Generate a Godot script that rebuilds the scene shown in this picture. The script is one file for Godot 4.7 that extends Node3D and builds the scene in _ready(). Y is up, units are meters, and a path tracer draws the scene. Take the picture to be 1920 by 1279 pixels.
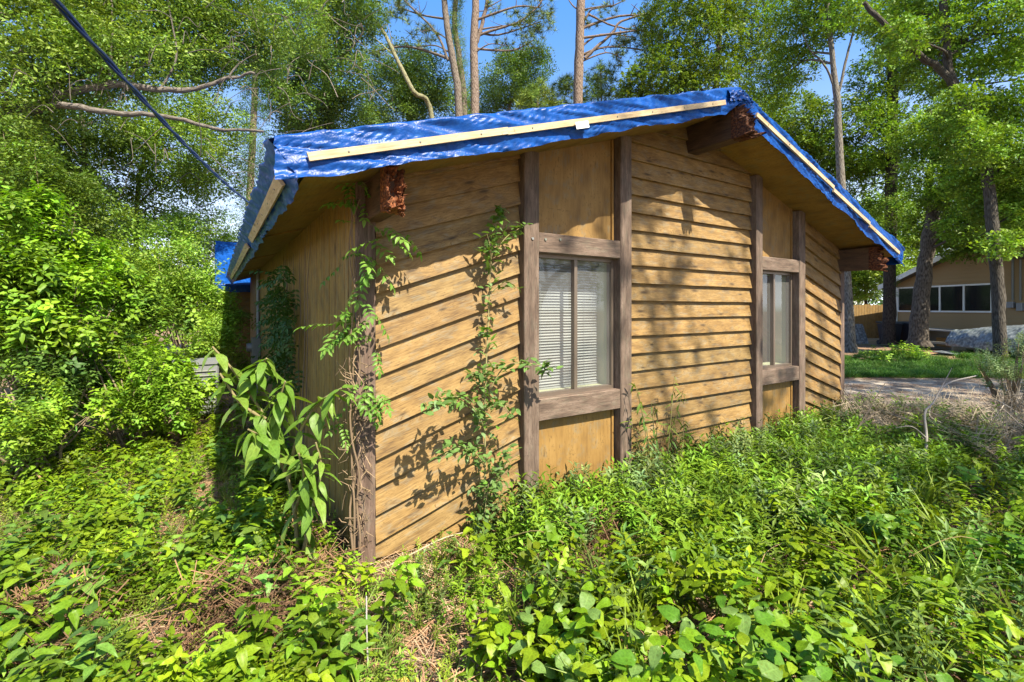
extends Node3D

# ---------------------------------------------------------------- mesh building
class MB:
	var v := PackedVector3Array()
	var n := PackedVector3Array()
	var t := PackedVector2Array()
	var c := PackedColorArray()
	var tint := Color.WHITE
	var uvo := Vector2.ZERO

	func vert(p: Vector3, nn: Vector3, uv: Vector2) -> void:
		v.append(p)
		n.append(nn)
		t.append(uv)
		c.append(tint)

	func tri(a: Vector3, b: Vector3, d: Vector3, ua := Vector2.ZERO, ub := Vector2.ZERO, ud := Vector2.ZERO) -> void:
		var nn := (d - a).cross(b - a).normalized()
		vert(a, nn, ua)
		vert(b, nn, ub)
		vert(d, nn, ud)

	func quad(a: Vector3, b: Vector3, d: Vector3, e: Vector3, ua := Vector2.ZERO, ub := Vector2.ZERO, ud := Vector2.ZERO, ue := Vector2.ZERO) -> void:
		tri(a, b, d, ua, ub, ud)
		tri(a, d, e, ua, ud, ue)

	# box in the frame x, grain axis 0, 1 or 2, one bevelled edge width
	func box(x: Transform3D, s: Vector3, grain := 0) -> void:
		var h := s * 0.5
		for ax in 3:
			for sg in [-1.0, 1.0]:
				var a1 := (ax + 1) % 3
				var a2 := (ax + 2) % 3
				var ps: Array[Vector3] = []
				var us: Array[Vector2] = []
				for k in [[-1.0, -1.0], [-1.0, 1.0], [1.0, 1.0], [1.0, -1.0]]:
					var p := Vector3.ZERO
					p[ax] = h[ax] * sg
					p[a1] = h[a1] * k[0]
					p[a2] = h[a2] * k[1]
					var g: float = p[grain]
					var o: float = p[(grain + 1) % 3] + p[(grain + 2) % 3]
					us.append(Vector2(g, o) + uvo)
					ps.append(x * p)
				if sg > 0.0:
					quad(ps[0], ps[1], ps[2], ps[3], us[0], us[1], us[2], us[3])
				else:
					quad(ps[3], ps[2], ps[1], ps[0], us[3], us[2], us[1], us[0])

	func bx(lo: Vector3, hi: Vector3, grain := 0) -> void:
		box(Transform3D(Basis(), (lo + hi) * 0.5), hi - lo, grain)

	# a box with chamfered long edges along its grain axis
	func timber(lo: Vector3, hi: Vector3, grain := 1, ch := 0.006) -> void:
		var a1 := (grain + 1) % 3
		var a2 := (grain + 2) % 3
		var prof: Array[Vector2] = [
			Vector2(lo[a1] + ch, lo[a2]), Vector2(hi[a1] - ch, lo[a2]), Vector2(hi[a1], lo[a2] + ch), Vector2(hi[a1], hi[a2] - ch),
			Vector2(hi[a1] - ch, hi[a2]), Vector2(lo[a1] + ch, hi[a2]), Vector2(lo[a1], hi[a2] - ch), Vector2(lo[a1], lo[a2] + ch)]
		var run := 0.0
		var mk := func(q: Vector2, g: float) -> Vector3:
			var p := Vector3.ZERO
			p[grain] = g
			p[a1] = q.x
			p[a2] = q.y
			return p
		for i in 8:
			var q: Vector2 = prof[i]
			var r: Vector2 = prof[(i + 1) % 8]
			var l := q.distance_to(r)
			quad(mk.call(q, lo[grain]), mk.call(q, hi[grain]), mk.call(r, hi[grain]), mk.call(r, lo[grain]),
				Vector2(lo[grain], run) + uvo, Vector2(hi[grain], run) + uvo, Vector2(hi[grain], run + l) + uvo, Vector2(lo[grain], run + l) + uvo)
			run += l
		for i in range(1, 7):
			tri(mk.call(prof[0], hi[grain]), mk.call(prof[i + 1], hi[grain]), mk.call(prof[i], hi[grain]), uvo, uvo + Vector2(0.02, 0.02), uvo + Vector2(0.0, 0.02))
			tri(mk.call(prof[0], lo[grain]), mk.call(prof[i], lo[grain]), mk.call(prof[i + 1], lo[grain]), uvo, uvo + Vector2(0.02, 0.02), uvo + Vector2(0.0, 0.02))

	# prism: a convex outline in x, y (counterclockwise) from z0 to z1 (z1 > z0)
	func prism(ps: Array, z0: float, z1: float, up := false) -> void:
		var m := ps.size()
		var us := []
		for p in ps:
			us.append((Vector2(p.y, p.x) if up else p) + uvo)
		for i in range(1, m - 1):
			tri(V(ps[0], z1), V(ps[i + 1], z1), V(ps[i], z1), us[0], us[i + 1], us[i])
			tri(V(ps[0], z0), V(ps[i], z0), V(ps[i + 1], z0), us[0], us[i], us[i + 1])
		for i in m:
			var a: Vector2 = ps[i]
			var b: Vector2 = ps[(i + 1) % m]
			var l := a.distance_to(b)
			quad(V(a, z0), V(a, z1), V(b, z1), V(b, z0), uvo + Vector2(z0, 0), uvo + Vector2(z1, 0), uvo + Vector2(z1, l), uvo + Vector2(z0, l))

	func V(p: Vector2, z: float) -> Vector3:
		return Vector3(p.x, p.y, z)

	# smooth tube through points with radii
	func tube(ps: Array, rs: Array, sides := 7, rough := 0.0, rng: RandomNumberGenerator = null) -> void:
		var rings := []
		var norms := []
		var side := Vector3.RIGHT
		var run := 0.0
		var lens := []
		for i in ps.size():
			var d: Vector3 = (ps[mini(i + 1, ps.size() - 1)] - ps[maxi(i - 1, 0)]).normalized()
			if i == 0:
				side = d.cross(Vector3.UP if absf(d.y) < 0.9 else Vector3.RIGHT).normalized()
			side = (side - d * side.dot(d)).normalized()
			var up := side.cross(d)
			var ring := PackedVector3Array()
			var nr := PackedVector3Array()
			for k in sides:
				var a := TAU * k / sides
				var e := side * cos(a) + up * sin(a)
				var w := 1.0 + (rng.randf_range(-rough, rough) if rng else 0.0)
				ring.append(ps[i] + e * rs[i] * w)
				nr.append(e)
			rings.append(ring)
			norms.append(nr)
			if i > 0:
				run += ps[i].distance_to(ps[i - 1])
			lens.append(run)
		for i in ps.size() - 1:
			for k in sides:
				var j := (k + 1) % sides
				var q := [rings[i][k], rings[i + 1][k], rings[i + 1][j], rings[i][j]]
				var m := [norms[i][k], norms[i + 1][k], norms[i + 1][j], norms[i][j]]
				var u := [Vector2(float(k) / sides, lens[i]), Vector2(float(k) / sides, lens[i + 1]), Vector2(float(k + 1) / sides, lens[i + 1]), Vector2(float(k + 1) / sides, lens[i])]
				for o in [0, 2, 1, 0, 3, 2]:
					vert(q[o], m[o], u[o] + uvo)
		# end caps
		for e in [0, ps.size() - 1]:
			for k in range(1, sides - 1):
				if e == 0:
					tri(rings[e][0], rings[e][k + 1], rings[e][k])
				else:
					tri(rings[e][0], rings[e][k], rings[e][k + 1])

	# smooth sheet p[iu][iv]; the front is du x dv
	func sheet(p: Array, us := 1.0, vs := 1.0) -> void:
		var nu := p.size()
		var nv: int = p[0].size()
		var nm := []
		for i in nu:
			var row := PackedVector3Array()
			for j in nv:
				var du: Vector3 = p[mini(i + 1, nu - 1)][j] - p[maxi(i - 1, 0)][j]
				var dv: Vector3 = p[i][mini(j + 1, nv - 1)] - p[i][maxi(j - 1, 0)]
				row.append(du.cross(dv).normalized())
			nm.append(row)
		for i in nu - 1:
			for j in nv - 1:
				for o in [[0, 0], [0, 1], [1, 1], [0, 0], [1, 1], [1, 0]]:
					var a: int = i + o[0]
					var b: int = j + o[1]
					vert(p[a][b], nm[a][b], Vector2(a * us, b * vs) + uvo)

	# a folded leaf: base at x.origin, along local +x, face up local +y
	func leaf(x: Transform3D, l: float, w: float, seg := 3, fold := 0.25, droop := 0.3, prof := 0) -> void:
		var mid := []
		var lf := []
		var rt := []
		for i in seg + 1:
			var s := float(i) / seg
			var hw := w * 0.5 * (sin(PI * pow(s, 0.75)) if prof == 0 else pow(sin(PI * pow(s, 0.6)), 0.8))
			if i == 0 or i == seg:
				hw = 0.0
			var y := -droop * l * s * s
			mid.append(x * Vector3(l * s, y, 0))
			lf.append(x * Vector3(l * s, y + fold * hw, -hw))
			rt.append(x * Vector3(l * s, y + fold * hw, hw))
		for i in seg:
			if i == 0:
				tri(mid[0], mid[1], lf[1])
				tri(mid[0], rt[1], mid[1])
			elif i == seg - 1:
				tri(mid[i], mid[i + 1], lf[i])
				tri(mid[i], rt[i], mid[i + 1])
			else:
				quad(mid[i], mid[i + 1], lf[i + 1], lf[i])
				quad(mid[i + 1], mid[i], rt[i], rt[i + 1])

	# a leaf as a smooth curved sheet with a wavy margin and a sunken midrib
	func blade(x: Transform3D, l: float, w: float, seg := 5, fold := 0.25, droop := 0.3, prof := 0, ph := 0.0) -> void:
		var p := []
		for i in seg + 1:
			var s := float(i) / seg
			var hw := w * 0.5 * (sin(PI * pow(s, 0.75)) if prof == 0 else pow(maxf(sin(PI * pow(s, 0.6)), 0.0), 0.8))
			if i == 0 or i == seg:
				hw = w * 0.015
			var row := PackedVector3Array()
			for j in 5:
				var k := 1.0 - j * 0.5
				var y := -droop * l * s * s + fold * hw * pow(absf(k), 0.8) - 0.35 * fold * hw * k * k * k * k + w * 0.05 * sin(s * 11.0 + ph + k * 1.7) * absf(k)
				row.append(x * Vector3(l * s, y, hw * k))
			p.append(row)
		sheet(p, 0.98 / seg, 0.2475)

	func fin() -> ArrayMesh:
		var a := []
		a.resize(Mesh.ARRAY_MAX)
		a[Mesh.ARRAY_VERTEX] = v
		a[Mesh.ARRAY_NORMAL] = n
		a[Mesh.ARRAY_TEX_UV] = t
		a[Mesh.ARRAY_COLOR] = c
		var m := ArrayMesh.new()
		m.add_surface_from_arrays(Mesh.PRIMITIVE_TRIANGLES, a)
		return m


# ---------------------------------------------------------------- scene helpers
const CAM_H := 1.6
const FOCAL := 875.0
const W := 6.36
const L := 10.6
const PITCH := 0.316
var rg := RandomNumberGenerator.new()
var fn := FastNoiseLite.new()
var M := {}
var SP := {}
var used := {}
var house: Node3D

func rr(a: float, b: float) -> float:
	return rg.randf_range(a, b)

func P(px: float, py: float, z: float) -> Vector3:
	return Vector3((px - 960.0) / FOCAL * z, CAM_H + (578.0 - py) / FOCAL * z, -z)

func hw(t: float, y: float, o: float) -> Vector3:   # house axes to world
	return Vector3(-0.941, 0, -2.87) + Vector3(0.8443, 0, -0.5358) * t + Vector3(0.5358, 0, 0.8443) * o + Vector3(0, y, 0)

func soff(t: float) -> float:
	return 2.373 + PITCH * minf(t, W - t)

func thing(called: String, label: String, category: String, at := Vector3.ZERO, group := "") -> Node3D:
	var o := Node3D.new()
	o.name = called
	o.position = at
	tag(o, label, category, group)
	add_child(o, true)
	return o

func tag(o: Node, label: String, category: String, group := "") -> void:
	o.set_meta("label", label)
	o.set_meta("category", category)
	if group:
		o.set_meta("group", group)

func put(called: String, m: Mesh, mt: Material, parent: Node = null, kind := "") -> MeshInstance3D:
	var o := MeshInstance3D.new()
	o.name = called
	o.mesh = m
	o.material_override = mt
	if kind:
		o.set_meta("kind", kind)
	(parent if parent else self).add_child(o, true)
	return o

func multi(called: String, m: Mesh, mt: Material, xs: Array, cs: Array, parent: Node = null, kind := "stuff") -> MultiMeshInstance3D:
	var mm := MultiMesh.new()
	mm.transform_format = MultiMesh.TRANSFORM_3D
	mm.use_colors = true
	mm.mesh = m
	mm.instance_count = xs.size()
	for i in xs.size():
		mm.set_instance_transform(i, xs[i])
		mm.set_instance_color(i, cs[i])
	var o := MultiMeshInstance3D.new()
	o.name = called
	o.multimesh = mm
	o.material_override = mt
	if kind:
		o.set_meta("kind", kind)
	(parent if parent else self).add_child(o, true)
	return o

func lin(r: float, g: float, b: float) -> Color:
	return Color(r, g, b).linear_to_srgb()

func mat(called: String, col: Color, rough := 0.8, vc := false) -> StandardMaterial3D:
	var m := StandardMaterial3D.new()
	m.resource_name = called
	m.albedo_color = col
	m.roughness = rough
	m.vertex_color_use_as_albedo = vc
	M[called] = m
	return m

func leafmat(called: String, rough: float, through: float) -> StandardMaterial3D:
	var m := mat(called, Color.WHITE, rough, true)
	m.cull_mode = BaseMaterial3D.CULL_DISABLED
	m.metallic_specular = 0.4
	m.backlight_enabled = true
	m.backlight = Color(through, through, through * 0.55)
	return m

func noise(sd: int, fq: float, oct := 3) -> FastNoiseLite:
	var f := FastNoiseLite.new()
	f.seed = sd
	f.frequency = fq
	f.fractal_octaves = oct
	f.noise_type = FastNoiseLite.TYPE_SIMPLEX_SMOOTH
	return f

# wood: tiles along u (grain), v runs across; colours linear
func wood_tex(sd: int, dark: Color, mid: Color, light: Color, knots: int, streak: float) -> ImageTexture:
	var w := 512
	var h := 512
	var im := Image.create_empty(w, h, false, Image.FORMAT_RGB8)
	var f1 := noise(sd, 1.0, 4)
	var f2 := noise(sd + 7, 1.0, 2)
	var f3 := noise(sd + 9, 1.0, 1)
	var r := RandomNumberGenerator.new()
	r.seed = sd
	var ks := []
	for i in knots:
		ks.append(Vector3(r.randf() * w, r.randf() * h, r.randf_range(2.5, 6.0)))
	for y in h:
		for x in w:
			var a := TAU * x / w
			var cx := cos(a)
			var sx := sin(a)
			var yy := float(y)
			var kd := 0.0
			for k in ks:
				var dx: float = (x - k.x) * 0.5
				var dy: float = y - k.y
				var q: float = dx * dx + dy * dy
				if q < 1600.0:
					yy += dy * 2.2 * exp(-q / (k.z * k.z * 6.0))
					kd += exp(-q / (k.z * k.z))
			var g := f1.get_noise_3d(cx * 1.1, sx * 1.1, yy * 0.24)
			var fine := f2.get_noise_3d(cx * 5.0, sx * 5.0, yy * 0.9)
			var blot := f2.get_noise_3d(cx * 1.4 + 9.0, sx * 1.4, yy * 0.03)
			var s := 0.54 + g * 0.34 + fine * streak * 0.6 + blot * 0.40
			var c := mid.lerp(light, clampf(s * 2.0 - 1.0, 0.0, 1.0)) if s > 0.5 else dark.lerp(mid, clampf(s * 2.0, 0.0, 1.0))
			var weather := f1.get_noise_3d(cx * 2.4 + 20.0, sx * 2.4, yy * 0.040)
			var wy := clampf((weather - 0.08) * 2.4, 0.0, 0.6) * clampf(0.55 + fine * 2.2, 0.1, 1.0)
			var lum := c.r * 0.45 + c.g * 0.45 + c.b * 0.1
			c = c.lerp(Color(lum * 0.92, lum * 0.82, lum * 0.60), wy)
			var crack := f3.get_noise_3d(cx * 2.0 + 5.0, sx * 2.0, yy * 0.20)
			c = c.lerp(dark * 0.6, clampf((absf(crack) * -22.0 + 1.0) * clampf(blot * 3.0 + 0.4, 0.0, 1.0), 0.0, 0.75))
			if kd > 0.05:
				c = c.lerp(dark * 0.45, clampf(kd, 0.0, 0.9))
			c.a = 1.0
			im.set_pixel(x, y, c.linear_to_srgb())
	im.generate_mipmaps()
	return ImageTexture.create_from_image(im)

# a leaf blade: pale midrib and side veins, mottling, a few brown bites
func leaf_tex() -> ImageTexture:
	var im := Image.create_empty(128, 64, false, Image.FORMAT_RGB8)
	var f := noise(404, 0.06, 3)
	var f2 := noise(405, 0.11, 2)
	for y in 64:
		for x in 128:
			var k := absf(y / 63.0 - 0.5) * 2.0
			var c := 0.80 + 0.22 * f.get_noise_2d(x, y)
			var vein := absf(fposmod(x / 128.0 - k * 0.22, 0.13) / 0.13 - 0.5)
			if vein > 0.42:
				c += 0.12
			if k < 0.07:
				c += 0.22
			var col := Color(c * 0.98, c, c * 0.95)
			var bite := f2.get_noise_2d(x + 300.0, y)
			if bite > 0.46:
				col = col.lerp(Color(0.75, 0.5, 0.3), clampf((bite - 0.46) * 9.0, 0.0, 0.8))
			im.set_pixel(x, y, Color(clampf(col.r, 0, 1), clampf(col.g, 0, 1), clampf(col.b, 0, 1)).linear_to_srgb())
	im.generate_mipmaps()
	return ImageTexture.create_from_image(im)

func noise_tex(sd: int, fq: float, cols: Array, offs: Array, size := 512, oct := 4) -> NoiseTexture2D:
	var t := NoiseTexture2D.new()
	t.width = size
	t.height = size
	t.seamless = true
	t.noise = noise(sd, fq, oct)
	var g := Gradient.new()
	g.offsets = PackedFloat32Array(offs)
	var pc := PackedColorArray()
	for c in cols:
		pc.append(c)
	g.colors = pc
	t.color_ramp = g
	return t

func rand_basis(tilt: float) -> Basis:
	var b := Basis(Vector3.UP, rg.randf() * TAU)
	var ax := Vector3(rr(-1, 1), 0, rr(-1, 1)).normalized()
	return Basis(ax, rr(0.0, tilt)) * b

# ---------------------------------------------------------------- scene
func _ready() -> void:
	rg.seed = 4711
	fn = noise(5, 1.0, 3)
	setup_view()
	materials()
	sprays()
	ground()
	build_house()
	build_tarp()
	neighbour()
	trees()
	shrubs()
	plants()
	beds()
	clutter()

func setup_view() -> void:
	var cam := Camera3D.new()
	cam.name = "camera"
	cam.position = Vector3(0, CAM_H, 0)
	cam.projection = Camera3D.PROJECTION_FRUSTUM
	cam.near = 0.05
	cam.far = 600.0
	cam.size = 2.0 * 0.05 * 639.5 / FOCAL
	cam.frustum_offset = Vector2(0, -0.05 * 61.5 / FOCAL)
	cam.current = true
	add_child(cam)
	var e := Environment.new()
	e.background_mode = Environment.BG_SKY
	var s := ProceduralSkyMaterial.new()
	s.sky_top_color = lin(0.038, 0.135, 0.345)
	s.sky_horizon_color = lin(0.80, 0.86, 0.90)
	s.sky_curve = 0.12
	s.ground_horizon_color = lin(0.30, 0.32, 0.22)
	s.ground_bottom_color = lin(0.10, 0.12, 0.06)
	s.sky_energy_multiplier = 1.0
	s.sun_angle_max = 60.0
	s.sun_curve = 0.3
	var sky := Sky.new()
	sky.sky_material = s
	e.sky = sky
	e.background_energy_multiplier = 1.0
	e.tonemap_mode = Environment.TONE_MAPPER_LINEAR
	e.tonemap_exposure = 3.1
	e.sdfgi_enabled = true
	e.ssao_enabled = true
	e.ssil_enabled = true
	var we := WorldEnvironment.new()
	we.name = "world_environment"
	we.environment = e
	add_child(we)
	var sun := DirectionalLight3D.new()
	sun.name = "sun"
	sun.light_energy = 1.4
	sun.light_color = Color(1.0, 0.955, 0.86)
	sun.light_angular_distance = 0.5
	sun.shadow_enabled = true
	var el := deg_to_rad(50.0)
	var hz := (Vector3(0.5358, 0, 0.8443) + Vector3(0.8443, 0, -0.5358) * 0.12).normalized()
	var to := hz * cos(el) + Vector3.UP * sin(el)
	add_child(sun)
	sun.look_at_from_position(to * 30.0, Vector3.ZERO)

func materials() -> void:
	var m := mat("siding_wood", Color.WHITE, 0.72, true)
	m.albedo_texture = wood_tex(11, Color(0.085, 0.045, 0.015), Color(0.207, 0.123, 0.037), Color(0.295, 0.190, 0.071), 34, 0.8)
	m.uv1_scale = Vector3(0.42, 0.8, 1)
	m.heightmap_enabled = true
	m.heightmap_texture = m.albedo_texture
	m.heightmap_scale = 0.05
	m = mat("post_wood", Color.WHITE, 0.8, true)
	m.albedo_texture = wood_tex(23, Color(0.035, 0.022, 0.017), Color(0.115, 0.078, 0.058), Color(0.19, 0.14, 0.112), 8, 0.7)
	m.uv1_scale = Vector3(0.42, 0.9, 1)
	m.heightmap_enabled = true
	m.heightmap_texture = m.albedo_texture
	m.heightmap_scale = 0.1
	m = mat("batten_wood", Color.WHITE, 0.65, true)
	m.albedo_texture = wood_tex(37, Color(0.22, 0.15, 0.075), Color(0.42, 0.32, 0.185), Color(0.52, 0.43, 0.29), 5, 0.5)
	m.uv1_scale = Vector3(0.42, 0.9, 1)
	m = mat("plywood", Color.WHITE, 0.75, true)
	m.albedo_texture = wood_tex(51, Color(0.135, 0.076, 0.022), Color(0.215, 0.128, 0.037), Color(0.27, 0.17, 0.057), 3, 0.35)
	m.uv1_scale = Vector3(0.42, 0.35, 1)
	m = mat("rot", Color.WHITE, 0.95, true)
	m.albedo_texture = noise_tex(8, 0.05, [lin(0.05, 0.015, 0.006), lin(0.22, 0.075, 0.025), lin(0.40, 0.18, 0.07)], [0.2, 0.5, 0.8], 256)
	m.uv1_triplanar = true
	m.uv1_scale = Vector3(3, 3, 3)
	m.heightmap_enabled = true
	m.heightmap_texture = m.albedo_texture
	m.heightmap_scale = 1.0
	# tarp
	m = mat("tarp", Color.WHITE, 0.38, false)
	m.albedo_texture = noise_tex(61, 0.02, [lin(0.003, 0.040, 0.19), lin(0.004, 0.055, 0.27), lin(0.025, 0.10, 0.33)], [0.25, 0.6, 0.95], 512, 5)
	m.uv1_triplanar = true
	m.uv1_scale = Vector3(0.9, 0.9, 0.9)
	m.metallic_specular = 0.32
	m.cull_mode = BaseMaterial3D.CULL_DISABLED
	m.heightmap_enabled = true
	m.heightmap_texture = noise_tex(62, 0.16, [Color.BLACK, Color.WHITE], [0.2, 0.8], 512, 3)
	m.heightmap_scale = 0.09
	# bark
	m = mat("bark", Color.WHITE, 0.95, true)
	m.albedo_texture = noise_tex(71, 0.03, [lin(0.25, 0.22, 0.2), lin(0.7, 0.66, 0.62), lin(1.0, 1.0, 1.0)], [0.2, 0.5, 0.8], 256)
	m.uv1_scale = Vector3(3, 0.7, 1)
	m.heightmap_enabled = true
	m.heightmap_texture = m.albedo_texture
	m.heightmap_scale = 2.0
	mat("twig", Color.WHITE, 0.9, true)
	leafmat("leaf", 0.5, 0.85)
	var gl := leafmat("gloss_leaf", 0.45, 0.95)
	gl.albedo_texture = leaf_tex()
	var nm := leafmat("needle", 0.55, 0.4)
	nm.metallic_specular = 0.3
	leafmat("dry_leaf", 0.9, 0.4)
	# glass and window parts
	m = mat("glass", Color(1, 1, 1, 0.06), 0.02)
	m.transparency = BaseMaterial3D.TRANSPARENCY_ALPHA
	m.metallic_specular = 0.6
	m = mat("aluminium", lin(0.20, 0.16, 0.13), 0.4)
	m.metallic = 0.6
	mat("cream_paint", lin(0.27, 0.30, 0.19), 0.6)
	mat("blind", lin(0.18, 0.20, 0.20), 0.5)
	m = mat("curtain", lin(0.13, 0.145, 0.19), 0.9)
	m.backlight_enabled = true
	m.backlight = Color(0.5, 0.5, 0.5)
	mat("room_paint", lin(0.35, 0.33, 0.28), 0.9)
	mat("dark_metal", lin(0.16, 0.17, 0.15), 0.5)
	m = mat("grey_metal", lin(0.22, 0.23, 0.24), 0.5)
	m.metallic = 0.3
	mat("concrete_block", lin(0.22, 0.18, 0.13), 0.9)
	mat("cable", lin(0.012, 0.022, 0.06), 0.4)
	m = mat("soil", Color.WHITE, 0.95, true)
	m.albedo_texture = noise_tex(81, 0.035, [lin(0.5, 0.45, 0.42), lin(0.95, 0.9, 0.85), lin(1.0, 1.0, 1.0)], [0.15, 0.5, 0.85], 512, 5)
	m.uv1_triplanar = true
	m.uv1_world_triplanar = true
	m.uv1_scale = Vector3(0.7, 0.7, 0.7)
	m = mat("concrete", Color.WHITE, 0.9)
	m.albedo_texture = noise_tex(91, 0.02, [lin(0.15, 0.115, 0.085), lin(0.29, 0.24, 0.185), lin(0.36, 0.305, 0.245)], [0.2, 0.5, 0.8], 512, 5)
	m.uv1_triplanar = true
	m.uv1_world_triplanar = true
	m.uv1_scale = Vector3(0.35, 0.35, 0.35)
	mat("tan_siding", lin(0.30, 0.21, 0.10), 0.8)
	mat("white_trim", lin(0.72, 0.74, 0.72), 0.5)
	mat("dark_pane", lin(0.010, 0.012, 0.014), 0.08)
	mat("shingle", lin(0.12, 0.11, 0.10), 0.9)
	mat("bin_plastic", lin(0.010, 0.014, 0.024), 0.45)
	m = mat("grey_sheet", Color.WHITE, 0.28)
	m.albedo_texture = noise_tex(95, 0.03, [lin(0.05, 0.065, 0.085), lin(0.13, 0.155, 0.18), lin(0.30, 0.33, 0.35)], [0.2, 0.5, 0.8], 256, 4)
	m.uv1_triplanar = true
	m.cull_mode = BaseMaterial3D.CULL_DISABLED
	m = mat("fence_wood", Color.WHITE, 0.85, true)
	m.albedo_texture = M["plywood"].albedo_texture
	m.uv1_scale = Vector3(0.42, 0.6, 1)

# leaf sprays that crowns and bushes are grown from
func sprays() -> void:
	for k in 3:
		var b := MB.new()
		for i in 16:
			var s := rr(-0.5, 0.5)
			var x := Transform3D(rand_basis(1.0), Vector3(s, rr(-0.12, 0.12), rr(-0.22, 0.22) * (1.0 - absf(s))))
			b.tint = Color.WHITE * rr(0.75, 1.25)
			b.leaf(x, rr(0.17, 0.27), rr(0.09, 0.13), 2, 0.25, 0.2)
		SP["broad%d" % k] = b.fin()
	for k in 2:
		var b := MB.new()
		for i in 30:
			var s := rr(-0.5, 0.5)
			var x := Transform3D(rand_basis(1.2), Vector3(s, rr(-0.16, 0.16), rr(-0.3, 0.3) * (1.0 - absf(s))))
			b.tint = Color.WHITE * rr(0.7, 1.3)
			b.leaf(x, rr(0.10, 0.16), rr(0.045, 0.07), 2, 0.2, 0.1)
		SP["small%d" % k] = b.fin()
	var p := MB.new()
	for i in 34:
		var d := Vector3(rr(-1, 1), rr(-0.5, 1), rr(-1, 1)).normalized()
		var sd := d.cross(Vector3(rr(-1, 1), rr(-1, 1), rr(-1, 1))).normalized() * 0.016
		p.tint = Color.WHITE * rr(0.7, 1.3)
		p.tri(sd, d * rr(0.4, 0.6), -sd)
	SP["needles"] = p.fin()
	# near shrub sprig: stem, paired pointed leaves
	for k in 3:
		var b := MB.new()
		b.tint = Color(0.6, 0.55, 0.35)
		b.tube([Vector3.ZERO, Vector3(0.04, 0.5, 0.02), Vector3(0.0, 1.0, 0.05)], [0.012, 0.009, 0.004], 3)
		for i in 12:
			var s := 0.12 + 0.88 * i / 11.0
			b.tint = Color.WHITE * rr(0.78, 1.2)
			var yaw := i * 2.4 + rr(-0.4, 0.4)
			var x := Transform3D(Basis(Vector3.UP, yaw) * Basis(Vector3.BACK, rr(-0.35, 0.6)), Vector3(0.03 * sin(s * PI), s, 0.05 * s))
			b.blade(x, rr(0.26, 0.44) * (1.15 - 0.35 * s), rr(0.12, 0.19), 3, rr(0.1, 0.4), rr(0.05, 0.6), 0, rr(0, 6))
		SP["sprig%d" % k] = b.fin()
	# round, ivy-like sprig
	for k in 3:
		var b := MB.new()
		b.tint = Color(0.6, 0.5, 0.3)
		b.tube([Vector3.ZERO, Vector3(0.05, 0.4, 0.02), Vector3(0.12, 0.8, 0.05)], [0.01, 0.008, 0.004], 3)
		for i in 8:
			var s := 0.25 + 0.75 * i / 7.0
			b.tint = Color.WHITE * rr(0.75, 1.2)
			var x := Transform3D(Basis(Vector3.UP, i * 2.4 + rr(-0.5, 0.5)) * Basis(Vector3.BACK, rr(-0.3, 0.7)), Vector3(0.12 * s, 0.8 * s, 0.05 * s))
			b.blade(x, rr(0.26, 0.48), rr(0.18, 0.34), 4, rr(0.1, 0.45), rr(0.0, 0.6), 1, rr(0, 6))
		SP["ivy%d" % k] = b.fin()
	# fine weed: many narrow leaves
	for k in 2:
		var b := MB.new()
		b.tint = Color(0.7, 0.7, 0.5)
		b.tube([Vector3.ZERO, Vector3(0.05, 0.5, 0.0), Vector3(0.03, 1.0, 0.06)], [0.01, 0.008, 0.004], 3)
		for i in 26:
			var s := 0.1 + 0.9 * i / 25.0
			b.tint = Color.WHITE * rr(0.75, 1.25)
			var x := Transform3D(Basis(Vector3.UP, i * 2.4) * Basis(Vector3.BACK, rr(0.0, 0.9)), Vector3(0.05 * sin(s * PI), s, 0.06 * s))
			b.leaf(x, rr(0.16, 0.28), rr(0.055, 0.085), 2, 0.25, 0.2)
		SP["weed%d" % k] = b.fin()
	# grass tuft
	var g := MB.new()
	for i in 14:
		var a := rr(0, TAU)
		var o := Vector3(cos(a), 0, sin(a)) * rr(0, 0.25)
		var lean := Vector3(rr(-0.5, 0.5), 0, rr(-0.5, 0.5))
		var sd := Vector3(rr(-1, 1), 0, rr(-1, 1)).normalized() * 0.022
		var mid := o + lean * 0.35 + Vector3.UP * 0.55
		var tip := o + lean * rr(0.9, 1.4) + Vector3.UP * rr(0.7, 1.0)
		g.tint = Color.WHITE * rr(0.75, 1.25)
		g.quad(o - sd, mid - sd * 0.8, mid + sd * 0.8, o + sd)
		g.tri(mid - sd * 0.8, tip, mid + sd * 0.8)
	SP["grass"] = g.fin()
	# pine straw: a scatter of fallen needles and bits of twig
	var st := MB.new()
	for i in 26:
		var a := rr(0, TAU)
		var d := Vector3(cos(a), rr(-0.08, 0.12), sin(a)) * rr(0.25, 0.5)
		var o := Vector3(rr(-0.6, 0.6), rr(0.0, 0.12), rr(-0.6, 0.6))
		var sd := Vector3(-d.z, 0.006, d.x).normalized() * rr(0.006, 0.012)
		st.tint = Color.WHITE * rr(0.6, 1.3)
		st.quad(o - d - sd, o + d - sd, o + d + sd, o - d + sd)
	SP["straw"] = st.fin()
	var dl := MB.new()
	dl.leaf(Transform3D(), 1.0, 0.55, 4, 0.5, 0.25)
	SP["fallen"] = dl.fin()

# ---------------------------------------------------------------- ground
func gh(x: float, z: float) -> float:
	return 0.05 * fn.get_noise_2d(x * 0.35, z * 0.35) - 0.03

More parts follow.
